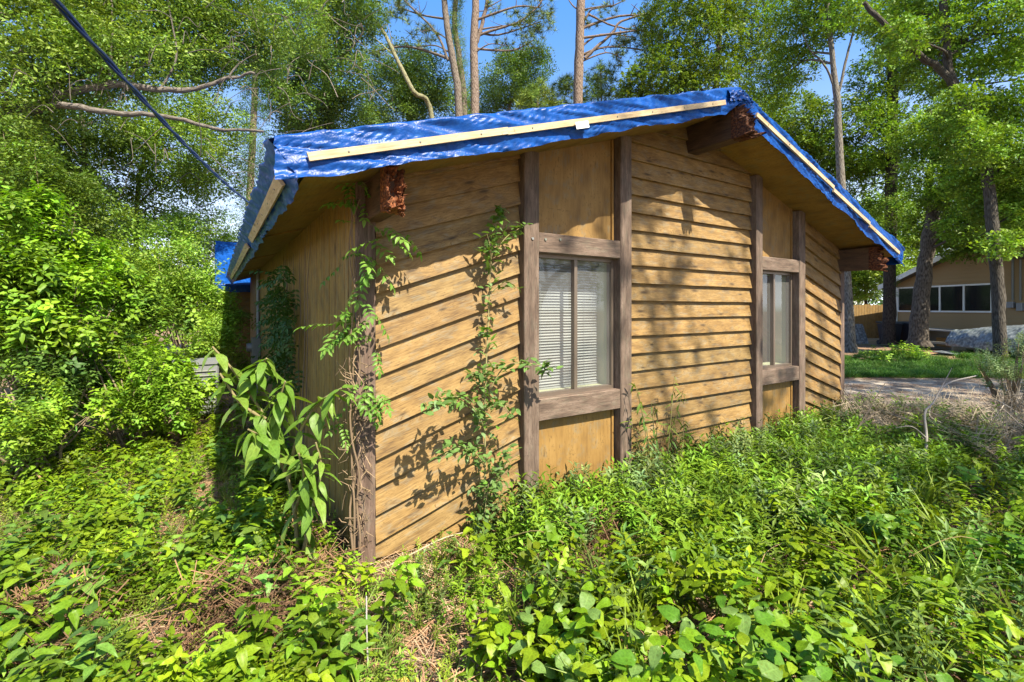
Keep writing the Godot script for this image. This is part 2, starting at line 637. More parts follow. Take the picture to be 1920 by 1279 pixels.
func ground() -> void:
	var b := MB.new()
	var ax := func(k: int) -> float:
		var s := (k - 80) / 80.0
		return signf(s) * (absf(s) * 8.0 + pow(absf(s), 4.0) * 240.0)
	var straw := Color(0.36, 0.225, 0.14)
	var dirt := Color(0.13, 0.085, 0.05)
	var lawn := Color(0.075, 0.115, 0.025)
	var f := noise(19, 0.9, 4)
	var pts := []
	var cols := []
	for i in 161:
		var row := PackedVector3Array()
		var cr := []
		for j in 161:
			var x: float = ax.call(i)
			var z: float = float(ax.call(j)) - 5.0
			row.append(Vector3(x, gh(x, z), z))
			var s := 0.5 + 0.9 * f.get_noise_2d(x, z)
			var c := dirt.lerp(straw, clampf(s, 0.0, 1.0))
			c = c.lerp(lawn, clampf(f.get_noise_2d(x + 40.0, z) * 1.6, 0.0, 0.7))
			cr.append(c)
		pts.append(row)
		cols.append(cr)
	var nv := 161
	for i in nv - 1:
		for j in nv - 1:
			for o in [[0, 0], [1, 1], [0, 1], [0, 0], [1, 0], [1, 1]]:
				var a: int = i + o[0]
				var d: int = j + o[1]
				b.tint = cols[a][d]
				b.vert(pts[a][d], Vector3.UP, Vector2.ZERO)
	# winding: du x dv points down for x, z axes, so the order above is turned
	put("ground", b.fin(), M.soil, null, "structure")
	# concrete drive behind the house
	var d := MB.new()
	d.box(Transform3D(Basis(Vector3.UP, -0.03), Vector3(14.5, 0.0, -8.75)), Vector3(19.0, 0.11, 3.3))
	put("driveway", d.fin(), M.concrete, null, "structure")

# ---------------------------------------------------------------- house
func clip(poly: Array, nx: float, ny: float, dd: float) -> Array:   # keeps nx*x+ny*y <= dd
	var out := []
	for i in poly.size():
		var a: Vector2 = poly[i]
		var b: Vector2 = poly[(i + 1) % poly.size()]
		var da := nx * a.x + ny * a.y - dd
		var db := nx * b.x + ny * b.y - dd
		if da <= 0.0:
			out.append(a)
		if (da < 0.0) != (db < 0.0) and absf(da - db) > 1e-9:
			out.append(a.lerp(b, da / (da - db)))
	return out

func board_tint() -> Color:
	var k := rr(0.78, 1.2)
	var w := rr(-0.07, 0.07)
	return Color(k * (1.0 + w), k, k * (1.0 - w))

# lap siding: boards at a slope in the gable plane between t0 and t1, the first line passing (t0, y0)
func lap(parent: Node, t0: float, t1: float, slope: float, exposure: float, first: float) -> void:
	var ang := atan(slope)
	var u := Vector2(cos(ang), sin(ang))
	var vv := Vector2(-sin(ang), cos(ang))
	var yb := 0.045
	var lowest := INF
	var highest := -INF
	for c in [Vector2(t0, yb), Vector2(t1, yb), Vector2(t0, soff(t0)), Vector2(t1, soff(t1)), Vector2(3.18, soff(3.18))]:
		if c.x >= t0 - 0.001 and c.x <= t1 + 0.001:
			lowest = minf(lowest, c.dot(vv))
			highest = maxf(highest, c.dot(vv))
	var v0 := Vector2(t0, first).dot(vv)
	var k0 := floori((lowest - v0) / exposure)
	var k1 := ceili((highest - v0) / exposure)
	for k in range(k0, k1 + 1):
		var lo := v0 + k * exposure
		var b := MB.new()
		b.tint = board_tint()
		b.uvo = Vector2(rr(0, 3), rr(0, 1.0))
		var wob := rr(0, 100)
		var tilt := rr(-0.003, 0.003)
		var thick := rr(0.034, 0.042)
		var ua := Vector2(t0, 0).dot(u) - 2.0
		var span := 6.0
		var n := 20
		for sidx in n:
			var p0 := ua + span * sidx / n
			var p1 := ua + span * (sidx + 1) / n
			var e0 := lo + 0.0035 * fn.get_noise_2d(wob, p0 * 1.3) + tilt * (p0 - ua - 2.0)
			var e1 := lo + 0.0035 * fn.get_noise_2d(wob, p1 * 1.3) + tilt * (p1 - ua - 2.0)
			var hi := lo + exposure + 0.018
			var poly := [u * p0 + vv * e0, u * p1 + vv * e1, u * p1 + vv * hi, u * p0 + vv * hi]
			poly = clip(poly, -1, 0, -t0)
			if poly.size() > 2: poly = clip(poly, 1, 0, t1)
			if poly.size() > 2: poly = clip(poly, 0, -1, -yb)
			if poly.size() > 2: poly = clip(poly, -PITCH, 1, 2.373 + 0.004)
			if poly.size() > 2: poly = clip(poly, PITCH, 1, 2.373 + PITCH * W + 0.004)
			if poly.size() < 3:
				continue
			var zf := []
			for q in poly:
				var s: float = clampf((q.dot(vv) - lo) / (exposure + 0.018), -0.1, 1.0)
				zf.append(lerpf(thick, 0.0015, s) + 0.002 * fn.get_noise_2d(q.x * 1.5 + wob, k * 3.1))
			for i in range(1, poly.size() - 1):
				var ids := [0, i + 1, i]
				var q := []
				for id in ids:
					q.append(poly[id])
				b.tri(b.V(q[0], zf[0]), b.V(q[1], zf[i + 1]), b.V(q[2], zf[i]), uvw(q[0], u, vv, lo, b.uvo), uvw(q[1], u, vv, lo, b.uvo), uvw(q[2], u, vv, lo, b.uvo))
			for i in poly.size():
				var a: Vector2 = poly[i]
				var c: Vector2 = poly[(i + 1) % poly.size()]
				if a.dot(vv) < lo + 0.012 and c.dot(vv) < lo + 0.012 or (a.y < yb + 0.001 and c.y < yb + 0.001):
					b.quad(b.V(a, -0.002), b.V(a, zf[i]), b.V(c, zf[(i + 1) % poly.size()]), b.V(c, -0.002), uvw(a, u, vv, lo, b.uvo), uvw(a, u, vv, lo, b.uvo), uvw(c, u, vv, lo, b.uvo), uvw(c, u, vv, lo, b.uvo))
		if b.v.size() > 0:
			put("siding_board", b.fin(), M.siding_wood, parent)

func uvw(q: Vector2, u: Vector2, vv: Vector2, lo: float, o: Vector2) -> Vector2:
	return Vector2(q.dot(u), q.dot(vv) - lo) + o

func build_house() -> void:
	house = thing("wooden_house", "weathered amber board house with brown posts under a blue tarp covered roof", "house", Vector3(-0.941, 0, -2.87))
	house.rotation.y = atan2(0.5358, 0.8443)
	var bays := [[1.30, 2.147], [4.30, 5.08]]
	var ylo := 0.915
	var yhi := 2.02
	# gable wall sheathing with two window openings
	var b := MB.new()
	var z0 := -0.14
	var z1 := -0.004
	for s in [[0.0, 1.30], [5.08, W]]:
		b.prism([Vector2(s[0], -0.1), Vector2(s[1], -0.1), Vector2(s[1], soff(s[1])), Vector2(s[0], soff(s[0]))], z0, z1)
	b.prism([Vector2(2.147, -0.1), Vector2(4.30, -0.1), Vector2(4.30, soff(4.30)), Vector2(3.18, soff(3.18)), Vector2(2.147, soff(2.147))], z0, z1)
	for s in bays:
		b.prism([Vector2(s[0], -0.1), Vector2(s[1], -0.1), Vector2(s[1], ylo), Vector2(s[0], ylo)], z0, z1)
		b.prism([Vector2(s[0], yhi), Vector2(s[1], yhi), Vector2(s[1], soff(s[1])), Vector2(s[0], soff(s[0]))], z0, z1)
	b.tint = Color(0.8, 0.8, 0.8)
	var gable := put("gable_wall", b.fin(), M.plywood, house)
	lap(gable, 0.094, 1.165, PITCH, 0.164, 0.315)
	lap(gable, 2.28, 4.185, 0.0, 0.1555, 0.113)
	lap(gable, 5.225, 6.28, -PITCH, 0.164, 0.33)
	# plywood panels over and under the windows
	for s in bays:
		var q := MB.new()
		q.tint = Color(1.0, 0.97, 0.9)
		q.uvo = Vector2(0.3, 0.2)
		q.prism([Vector2(s[0], 2.10), Vector2(s[1], 2.10), Vector2(s[1], soff(s[1])), Vector2(s[0], soff(s[0]))], -0.002, 0.004, true)
		put("upper_panel", q.fin(), M.plywood, gable)
		q = MB.new()
		q.tint = Color(1.0, 0.95, 0.85)
		q.uvo = Vector2(1.3, 0.1)
		# grain upright: several narrow strips
		q.bx(Vector3(s[0], -0.08, -0.002), Vector3(s[1], 0.80, 0.005), 1)
		put("lower_panel", q.fin(), M.plywood, gable)
		q = MB.new()
		q.tint = Color(1.05, 0.9, 0.7)
		q.bx(Vector3(s[1] - 0.035, 2.16, 0.004), Vector3(s[1] - 0.012, soff(s[1] - 0.035), 0.020), 1)
		put("cover_strip", q.fin(), M.plywood, gable)
		q = MB.new()
		q.tint = Color(1.05, 0.9, 0.7)
		q.bx(Vector3(s[1] - 0.035, -0.05, 0.005), Vector3(s[1] - 0.012, 0.76, 0.018), 1)
		put("cover_strip", q.fin(), M.plywood, gable)
	# posts
	for t in [[1.165, 1.30], [2.147, 2.28], [4.185, 4.305], [5.085, 5.225]]:
		b = MB.new()
		b.tint = Color.WHITE * rr(0.9, 1.05)
		b.uvo = Vector2(rr(0, 2), rr(0, 0.4))
		b.timber(Vector3(t[0], -0.12, -0.03), Vector3(t[1], soff((t[0] + t[1]) * 0.5) + 0.0, 0.092), 1, 0.007)
		var post := put("post", b.fin(), M.post_wood, house)
	# corner boards
	for t in [[-0.024, 0.094], [6.28, 6.384]]:
		b = MB.new()
		b.tint = Color(0.95, 0.9, 0.9)
		b.uvo = Vector2(rr(0, 2), rr(0, 0.4))
		b.timber(Vector3(t[0], -0.02, -0.003), Vector3(t[1], 2.37, 0.030), 1, 0.004)
		put("corner_board", b.fin(), M.post_wood, house)
	# header and sill timbers
	for t in [[1.302, 2.145], [4.307, 5.083]]:
		for y in [[2.02, 2.17], [0.75, 0.915]]:
			b = MB.new()
			b.tint = Color.WHITE * rr(0.95, 1.1)
			b.uvo = Vector2(rr(0, 2), rr(0, 0.4))
			b.timber(Vector3(t[0], y[0], -0.006), Vector3(t[1], y[1], 0.084), 0, 0.006)
			put("header" if y[0] > 1.5 else "window_sill", b.fin(), M.post_wood, house)
	# bolt heads on the first header
	for p in [Vector3(1.235, 2.115, 0.092), Vector3(1.36, 2.12, 0.084), Vector3(1.50, 2.13, 0.084)]:
		b = MB.new()
		b.tube([p, p + Vector3(0, 0, 0.008)], [0.012, 0.010], 8)
		put("bolt", b.fin(), M.grey_metal if p.x < 1.3 else M.dark_metal, house)
	# windows
	for i in 2:
		window(bays[i][0], bays[i][1], ylo, yhi, i)
	# foundation
	b = MB.new()
	b.bx(Vector3(0.01, -0.3, -L + 0.1), Vector3(W - 0.01, 0.03, -0.03))
	put("foundation", b.fin(), M.concrete_block, house)
	# side wall of grooved vertical boards
	b = MB.new()
	b.bx(Vector3(0.0, -0.05, -L), Vector3(0.12, 2.40, -0.142))
	b.tint = Color(0.3, 0.25, 0.2)
	var side := put("side_wall", b.fin(), M.plywood, house)
	var z := -0.004
	while z > -L + 0.1:
		var w := rr(0.098, 0.106)
		b = MB.new()
		b.tint = board_tint() * Color(2.0, 1.60, 0.55)
		b.uvo = Vector2(rr(0, 2), rr(0, 0.6))
		var x := rr(-0.017, -0.013)
		b.timber(Vector3(x, 0.0, z - w + 0.009), Vector3(0.002, 2.372, z), 1, 0.003)
		put("siding_plank", b.fin(), M.siding_wood, side)
		z -= w
	b = MB.new()
	b.bx(Vector3(W - 0.12, -0.05, -L), Vector3(W, 2.40, -0.142))
	put("far_side_wall", b.fin(), M.plywood, house)
	b = MB.new()
	b.prism([Vector2(0.121, -0.05), Vector2(W - 0.121, -0.05), Vector2(W - 0.121, soff(0.121)), Vector2(3.18, soff(3.18)), Vector2(0.121, soff(0.121))], -L, -L + 0.12)
	put("rear_wall", b.fin(), M.plywood, house)
	b = MB.new()
	b.prism([Vector2(0.122, -0.05), Vector2(W - 0.122, -0.05), Vector2(W - 0.122, soff(0.122)), Vector2(3.18, soff(3.18)), Vector2(0.122, soff(0.122))], -3.6, -3.5)
	put("room_partition", b.fin(), M.room_paint, house)
	b = MB.new()
	b.bx(Vector3(0.122, 0.031, -L + 0.122), Vector3(W - 0.122, 0.08, -0.142))
	put("room_floor", b.fin(), M.room_paint, house)
	# roof: soffit sheets, deck
	var zf := 0.48
	for s in 2:
		var e := -0.50 if s == 0 else W + 0.46
		var q := MB.new()
		q.tint = Color(1.75, 1.40, 0.62)
		q.uvo = Vector2(0.2, 0.1)
		var ei := e + 0.13 if s == 0 else e - 0.13
		var a := Vector2(ei, soff(ei))
		var r := Vector2(3.18, soff(3.18))
		var up := Vector2(0, 0.018)
		var at := Vector2(e, soff(e) + 0.165)
		q.prism([a, r, r + up, a + up] if s == 0 else [r, a, a + up, r + up], -L - 0.02, zf)
		put("soffit", q.fin(), M.plywood, house)
		q = MB.new()
		var u2 := Vector2(0, 0.019)
		var u3 := Vector2(0, 0.165)
		q.prism([a + u2, r + u2, r + u3, at] if s == 0 else [r + u2, a + u2, at, r + u3], -L - 0.02, zf - 0.005)
		put("roof", q.fin(), M.shingle, house)
		# joint strips under the soffit
		for k in 3:
			q = MB.new()
			q.tint = Color(1.25, 1.0, 0.55)
			var zz := -1.9 - k * 2.4
			if s == 0:
				var c := Vector2(-0.36, soff(-0.36))
				var d := Vector2(-0.03, soff(-0.03))
				q.prism([c - Vector2(0, 0.012), d - Vector2(0, 0.012), d - Vector2(0, 0.001), c - Vector2(0, 0.001)], zz - 0.03, zz + 0.03)
				put("soffit_strip", q.fin(), M.plywood, house)
	# roof beams that stick out under the overhang, with rotten ends
	beam(0.03, 0.125, 2.135, 2.372, 0.39, 0)
	beam(3.11, 3.25, 3.10, 3.358, 0.52, 1)
	beam(6.235, 6.36, 2.09, 2.372, 0.40, 2)
	# conduit and meter box on the side wall
	b = MB.new()
	b.tube([Vector3(-0.055, 2.27, -7.3), Vector3(-0.055, 1.02, -7.3)], [0.03, 0.03], 8)
	b.tube([Vector3(-0.055, 0.60, -7.3), Vector3(-0.055, -0.05, -7.3)], [0.03, 0.03], 8)
	b.tube([Vector3(-0.055, 2.27, -7.3), Vector3(-0.02, 3.55, -7.3)], [0.03, 0.03], 8)
	var cond := put("conduit", b.fin(), M.grey_metal, house)
	b = MB.new()
	b.timber(Vector3(-0.17, 0.55, -7.46), Vector3(-0.018, 1.03, -7.14), 1, 0.012)
	put("meter_box", b.fin(), M.dark_metal, house)
	b = MB.new()
	b.tube([Vector3(-0.17, 0.85, -7.3), Vector3(-0.25, 0.85, -7.3)], [0.085, 0.08], 14)
	put("meter", b.fin(), M.grey_metal, house)
	b = MB.new()
	b.timber(Vector3(-0.13, 0.70, -7.78), Vector3(-0.018, 0.98, -7.58), 1, 0.01)
	put("switch_box", b.fin(), M.grey_metal, house)
	# rear wing that crosses behind the main roof
	b = MB.new()
	b.bx(Vector3(-0.60, -0.05, -13.6), Vector3(3.0, 2.05, -11.0))
	b.tint = Color(0.6, 0.5, 0.4)
	put("wing_wall", b.fin(), M.plywood, house)
	b = MB.new()
	b.tint = Color(0.5, 0.5, 0.5)
	var wr := [Vector2(10.85, 2.05), Vector2(12.5, 3.30), Vector2(14.2, 2.2), Vector2(14.2, 2.35), Vector2(12.5, 3.44), Vector2(10.85, 2.19)]
	for k in 2:
		var ids := [0, 1, 4, 5] if k == 0 else [1, 2, 3, 4]
		var q: Array[Vector3] = []
		for id in ids:
			q.append(Vector3(-0.72, wr[id].y, -wr[id].x))
		var q2: Array[Vector3] = []
		for id in ids:
			q2.append(Vector3(3.2, wr[id].y, -wr[id].x))
		b.quad(q[0], q[1], q[2], q[3])
		b.quad(q2[3], q2[2], q2[1], q2[0])
		for i in 4:
			var j := (i + 1) % 4
			b.quad(q[j], q[i], q2[i], q2[j])
	put("wing_roof", b.fin(), M.shingle, house)

func beam(t0: float, t1: float, y0: float, y1: float, o: float, which: int) -> void:
	var b := MB.new()
	b.tint = Color(0.42, 0.31, 0.23) if which == 1 else Color(0.62, 0.46, 0.30)
	b.uvo = Vector2(rr(0, 2), rr(0, 0.4))
	b.timber(Vector3(t0, y0, -0.3), Vector3(t1, y1 - 0.001, o), 2, 0.006)
	var bm := put("beam", b.fin(), M.post_wood, house)
	# the broken end: a hollowed, crumbling face with splinters left at its edges
	b = MB.new()
	var p := []
	var nx := 16
	var ny := 24
	for i in nx + 3:
		var row := PackedVector3Array()
		for j in ny + 3:
			var u := clampf((i - 1.0) / nx, 0.0, 1.0)
			var v := clampf((j - 1.0) / ny, 0.0, 1.0)
			var skirt := i == 0 or j == 0 or i == nx + 2 or j == ny + 2
			var edge := maxf(absf(u - 0.5), absf(v - 0.5)) * 2.0
			var n1 := fn.get_noise_3d(u * 3.0, v * 4.0, which * 7.0)
			var n2 := fn.get_noise_3d(u * 11.0, v * 6.0, which * 7.0 + 3.0)
			var z := 0.045 + 0.075 * n1 + 0.035 * n2 - 0.07 * (1.0 - edge * edge) + (0.10 * (1.0 - v) if which == 1 else 0.06 * (1.0 - v))
			if skirt:
				z = -0.04
			row.append(Vector3(lerpf(t0 - 0.004, t1 + 0.004, u) + (0.006 * n2 if not skirt else 0.0), lerpf(y0 - 0.004, y1 - 0.002, v) + 0.012 * n1, o + maxf(z, -0.05)))
		p.append(row)
	b.tint = [Color(0.7, 0.6, 0.5), Color(0.28, 0.25, 0.24), Color(0.36, 0.30, 0.26)][which]
	b.sheet(p)
	for k in 46:
		var u := rr(0.0, 1.0)
		var v := rr(0.0, 0.9)
		if k % 3 == 0:
			v = rr(0.0, 0.08)
		elif k % 3 == 1:
			u = [0.03, 0.97][k % 2] + rr(-0.02, 0.02)
		b.tint = [Color(1.1, 0.9, 0.7), Color(0.35, 0.3, 0.27), Color(0.8, 0.6, 0.42)][which] * rr(0.5, 1.2)
		var c := Vector3(lerpf(t0, t1, u), lerpf(y0, y1 - 0.01, v), o - 0.01)
		var e := c + Vector3(rr(-0.025, 0.025), rr(-0.045, 0.02), rr(0.04, 0.13) + (0.05 * (1.0 - v) if which == 1 else 0.0))
		b.tube([c, c.lerp(e, 0.6) + Vector3(rr(-0.006, 0.006), rr(-0.006, 0.006), 0), e], [rr(0.006, 0.013), rr(0.004, 0.009), 0.0015], 5)
	put("rotten_end", b.fin(), M.rot, bm)

func window(t0: float, t1: float, y0: float, y1: float, which: int) -> void:
	var root := Node3D.new()
	root.name = "window"
	house.add_child(root, true)
	var b := MB.new()
	var f := 0.028
	var a := t0 + 0.002
	var c := t1 - 0.002
	b.bx(Vector3(a, y0, -0.05), Vector3(a + f, y1, 0.010), 1)
	b.bx(Vector3(c - f, y0, -0.05), Vector3(c, y1, 0.010), 1)
	b.bx(Vector3(a + f, y0, -0.05), Vector3(c - f, y0 + f, 0.012), 0)
	b.bx(Vector3(a + f, y1 - f, -0.05), Vector3(c - f, y1, 0.012), 0)
	put("frame", b.fin(), M.aluminium, root)
	var mid := (a + c) * 0.5
	b = MB.new()
	b.bx(Vector3(mid - 0.016, y0 + f, -0.034), Vector3(mid + 0.016, y1 - f, 0.008), 1)
	put("mullion", b.fin(), M.aluminium, root)
	b = MB.new()
	b.quad(Vector3(a + f, y0 + f, -0.030), Vector3(a + f, y1 - f, -0.030), Vector3(mid, y1 - f, -0.030), Vector3(mid, y0 + f, -0.030))
	put("pane", b.fin(), M.glass, root)
	b = MB.new()
	b.quad(Vector3(mid, y0 + f, -0.014), Vector3(mid, y1 - f, -0.014), Vector3(c - f, y1 - f, -0.014), Vector3(c - f, y0 + f, -0.014))
	put("pane", b.fin(), M.glass, root)
	# lining of the opening inside
	b = MB.new()
	b.bx(Vector3(t0 + 0.001, y0 + 0.001, -0.25), Vector3(t0 + 0.02, y1 - 0.001, -0.052))
	b.bx(Vector3(t1 - 0.02, y0 + 0.001, -0.25), Vector3(t1 - 0.001, y1 - 0.001, -0.052))
	b.bx(Vector3(t0 + 0.021, y0 + 0.001, -0.25), Vector3(t1 - 0.021, y0 + 0.02, -0.052))
	b.bx(Vector3(t0 + 0.021, y1 - 0.02, -0.25), Vector3(t1 - 0.021, y1 - 0.001, -0.052))
	put("jamb", b.fin(), M.cream_paint, root)
	if which == 0:
		var n := 44
		for i in n:
			b = MB.new()
			var y := lerpf(y0 + 0.05, y1 - 0.05, float(i) / (n - 1))
			var x := Transform3D(Basis(Vector3.RIGHT, 0.72 + rr(-0.16, 0.16)) * Basis(Vector3.BACK, rr(-0.004, 0.004)), Vector3(mid, y, -0.16))
			b.box(x, Vector3(t1 - t0 - 0.09, 0.0012, 0.024))
			put("blind_slat", b.fin(), M.blind, root)
		b = MB.new()
		b.bx(Vector3(t0 + 0.04, y1 - 0.05, -0.175), Vector3(t1 - 0.04, y1 - 0.022, -0.145))
		put("blind_rail", b.fin(), M.blind, root)
		b = MB.new()
		b.bx(Vector3(t0 + 0.04, y0 + 0.022, -0.17), Vector3(t1 - 0.04, y0 + 0.036, -0.15))
		put("blind_rail", b.fin(), M.blind, root)
		b = MB.new()
		for t in [t0 + 0.18, t1 - 0.2]:
			b.tube([Vector3(t, y0 + 0.03, -0.146), Vector3(t, y1 - 0.03, -0.146)], [0.0014, 0.0014], 4)
		put("blind_cord", b.fin(), M.blind, root)
	else:
		var p := []
		for i in 40:
			var row := PackedVector3Array()
			for j in 8:
				row.append(Vector3(lerpf(t0 + 0.03, mid - 0.02, i / 39.0), lerpf(y0 + 0.03, y1 - 0.16, j / 7.0), -0.15 + 0.012 * sin(i * 0.9) * (1.1 - j / 9.0)))
			p.append(row)
		b = MB.new()
		b.sheet(p)
		put("curtain", b.fin(), M.curtain, root)

# ---------------------------------------------------------------- tarp
func rooftop(t: float) -> float:
	return soff(t) + 0.165

func build_tarp() -> void:
	var tarp := thing("blue_tarp", "crumpled blue plastic tarp nailed over the main roof with pale wooden battens", "tarp", Vector3(-0.941, 0, -2.87))
	tarp.rotation.y = house.rotation.y
	var b := MB.new()
	var w1 := noise(201, 1.0, 3)
	var w2 := noise(202, 1.0, 4)
	var ridge := 3.18
	for s in 2:
		var ea := -0.515 if s == 0 else W + 0.475
		# rake band: u along the rake, v over the edge and down
		var nu := 230
		var nv := 30
		var p := []
		for i in nu:
			var t := lerpf(ea, ridge, float(i) / (nu - 1)) if s == 0 else lerpf(ridge, ea, float(i) / (nu - 1))
			var row := PackedVector3Array()
			var hang := 0.215 + 0.030 * w1.get_noise_2d(t * 1.3, 3.0 + s * 9.0) + 0.006 * w1.get_noise_2d(t * 7.0, 8.0 + s)
			if s == 1:
				hang += 0.04
			var near_ridge := clampf(1.0 - absf(t - ridge) / 0.22, 0.0, 1.0)
			hang -= 0.10 * near_ridge * (1.0 - 0.3 * s)
			for j in nv:
				var v := float(j) / (nv - 1)
				var y: float
				var o: float
				var over := 0.22
				if v < over:
					var q := v / over
					o = lerpf(0.10, 0.488, q)
					y = 0.022 + 0.010 * sin(q * PI)
				elif v < over + 0.10:
					var q := (v - over) / 0.10 * PI * 0.5
					o = 0.488 + 0.022 * sin(q)
					y = 0.022 * cos(q)
				else:
					var q := (v - over - 0.10) / (0.90 - over)
					o = 0.510 + 0.012 * q
					y = -hang * q
				var down := clampf(-y / 0.2, 0.0, 1.0)
				# folds slanting down from the edge
				var fold := w1.get_noise_2d(t * 2.6 + y * 7.0, y * 2.5 + s * 20.0)
				var crease := 1.0 - absf(w2.get_noise_2d(t * 1.7 + y * 7.5, y * 1.2 + 5.0 + s * 11.0)) * 5.0
				var fine := w2.get_noise_2d(t * 16.0 + y * 20.0, y * 18.0)
				var pin := 1.0 - 0.75 * exp(-pow((y + 0.100) / 0.030, 2.0))
				o += (0.027 * fold + 0.016 * maxf(crease, 0.0) + 0.0035 * fine) * pin * (0.45 if v < over else 1.0)
				y += (0.010 * fold + 0.004 * fine) * (0.5 + 0.5 * down)
				if v < over:
					y += 0.012 * fold + 0.01 * maxf(crease, 0.0)
				o += 0.02 * near_ridge * (0.5 + fold * 2.0)
				row.append(Vector3(t + 0.006 * fine, rooftop(t) + y + 0.008, o))
			p.append(row)
		b.sheet(flip(p))
		# roof slope sheet
		p = []
		for i in 60:
			var t := lerpf(ea, ridge, i / 59.0) if s == 0 else lerpf(ridge, ea, i / 59.0)
			var row := PackedVector3Array()
			for j in 60:
				var o := lerpf(0.12, -L - 0.05, j / 59.0)
				row.append(Vector3(t, rooftop(t) + 0.02 + 0.012 * w1.get_noise_2d(t * 3.0, o * 2.0), o))
			p.append(row)
		b.sheet(p)
		# eave band
		nu = 260
		nv = 26
		p = []
		var sg := -1.0 if s == 0 else 1.0
		for i in nu:
			var o := lerpf(0.525, -L - 0.05, float(i) / (nu - 1))
			var row := PackedVector3Array()
			var hang := 0.20 + 0.02 * w1.get_noise_2d(o * 1.1, 40.0 + s * 9.0) + 0.015 * w1.get_noise_2d(o * 6.0, 50.0 + s)
			if s == 1:
				hang = 0.22 + 0.03 * w1.get_noise_2d(o * 1.1, 40.0)
			for j in nv:
				var v := float(j) / (nv - 1)
				var x: float
				var y: float
				if v < 0.2:
					x = lerpf(-0.25, -0.012, v / 0.2)
					y = rooftop(ea - sg * 0.0 + sg * x) - rooftop(ea) + 0.022
				elif v < 0.3:
					var q := (v - 0.2) / 0.1 * PI * 0.5
					x = -0.012 + 0.026 * sin(q)
					y = 0.022 * cos(q)
				else:
					var q := (v - 0.3) / 0.7
					x = 0.014 - 0.135 * q
					y = -hang * q
				var fold := w1.get_noise_2d(o * 2.6 - y * 7.0, y * 3.0 + 60.0 + s * 20.0)
				var crease := 1.0 - absf(w2.get_noise_2d(o * 3.0 + y * 8.0, y * 2.0 + 65.0)) * 3.0
				var fine := w2.get_noise_2d(o * 14.0, y * 18.0 + 30.0)
				var pin := 1.0 - 0.7 * exp(-pow((y + 0.26) / 0.04, 2.0))
				x += (0.020 * fold + 0.014 * maxf(crease, 0.0) + 0.004 * fine) * pin
				y += 0.008 * fold
				row.append(Vector3(ea + sg * x, rooftop(ea) + y + (0.008 if v > 0.25 else 0.0), minf(o, 0.47 if v < 0.3 else 0.525) + 0.008 * fine))
			p.append(row)
		b.sheet(p if s == 0 else flip(p))
	# gathered cloth over the ridge end
	var p2 := []
	for i in 40:
		var row := PackedVector3Array()
		var t := lerpf(ridge - 0.20, ridge + 0.16, i / 39.0)
		for j in 16:
			var q := j / 15.0
			var f := w2.get_noise_2d(t * 22.0, q * 3.0 + 80.0)
			row.append(Vector3(t, rooftop(t) + 0.03 - (0.13 + 0.03 * f) * q, 0.47 + 0.075 * sin(minf(q * 2.2, 1.0) * PI * 0.5) + 0.03 * f))
		p2.append(row)
	b.sheet(flip(p2))
	put("sheet", b.fin(), M.tarp, tarp)
	# battens on the rakes: [t0, t1, drop, o]
	for k in [[-0.374, 0.742, 0.103], [0.736, 2.914, 0.108], [3.40, 4.86, 0.115], [4.87, 5.75, 0.135], [5.76, 6.62, 0.15]]:
		var a := Vector3(k[0], rooftop(k[0]) - k[2], 0.540)
		var c := Vector3(k[1], rooftop(k[1]) - k[2], 0.540 + (0.006 if k[0] > 0.0 else 0.0))
		batten(tarp, a, c, Vector3(0, 0, 1), 0.040, 0.018)
	# battens on the left eave
	for k in [[0.30, -2.1, 2.25], [-2.6, -6.1, 2.245], [-6.3, -8.9, 2.25]]:
		batten(tarp, Vector3(-0.468, k[2], k[0]), Vector3(-0.466, k[2] - 0.006, k[1]), Vector3(-0.83, -0.56, 0), 0.060, 0.018)
	b = MB.new()
	b.box(Transform3D(Basis(Vector3.BACK, atan(PITCH)), Vector3(1.31, rooftop(1.31) - 0.135, 0.563)), Vector3(0.115, 0.045, 0.004))
	put("label_patch", b.fin(), M.white_trim, tarp)
	# tarp on the rear wing
	var wt := thing("blue_tarp", "smooth blue tarp on the low rear wing beyond the left eave", "tarp", Vector3(-0.941, 0, -2.87))
	wt.rotation.y = house.rotation.y
	b = MB.new()
	var p := []
	for i in 30:
		var row := PackedVector3Array()
		for j in 34:
			var t := lerpf(-0.76, 3.2, i / 29.0)
			var q := j / 33.0
			var y: float
			var o: float
			if q < 0.8:
				y = lerpf(3.47, 2.21, q / 0.8)
				o = lerpf(-12.5, -10.83, q / 0.8)
			else:
				y = lerpf(2.21, 2.0, (q - 0.8) / 0.2)
				o = -10.80
			var f := w1.get_noise_2d(t * 2.0, q * 3.0 + 90.0)
			row.append(Vector3(t, y + 0.02 * f + 0.01, o + 0.03 * f))
		p.append(row)
	b.sheet(flip(p))
	p = []
	for i in 20:
		var row := PackedVector3Array()
		for j in 10:
			var q := i / 19.0
			var y := lerpf(2.21, 3.47, q)
			row.append(Vector3(-0.765 - 0.02 * w1.get_noise_2d(q * 5.0, j * 0.3), y + 0.01 - j / 9.0 * 0.24, lerpf(-10.80, -12.5, q)))
		p.append(row)
	b.sheet(p)
	put("sheet", b.fin(), M.tarp, wt)

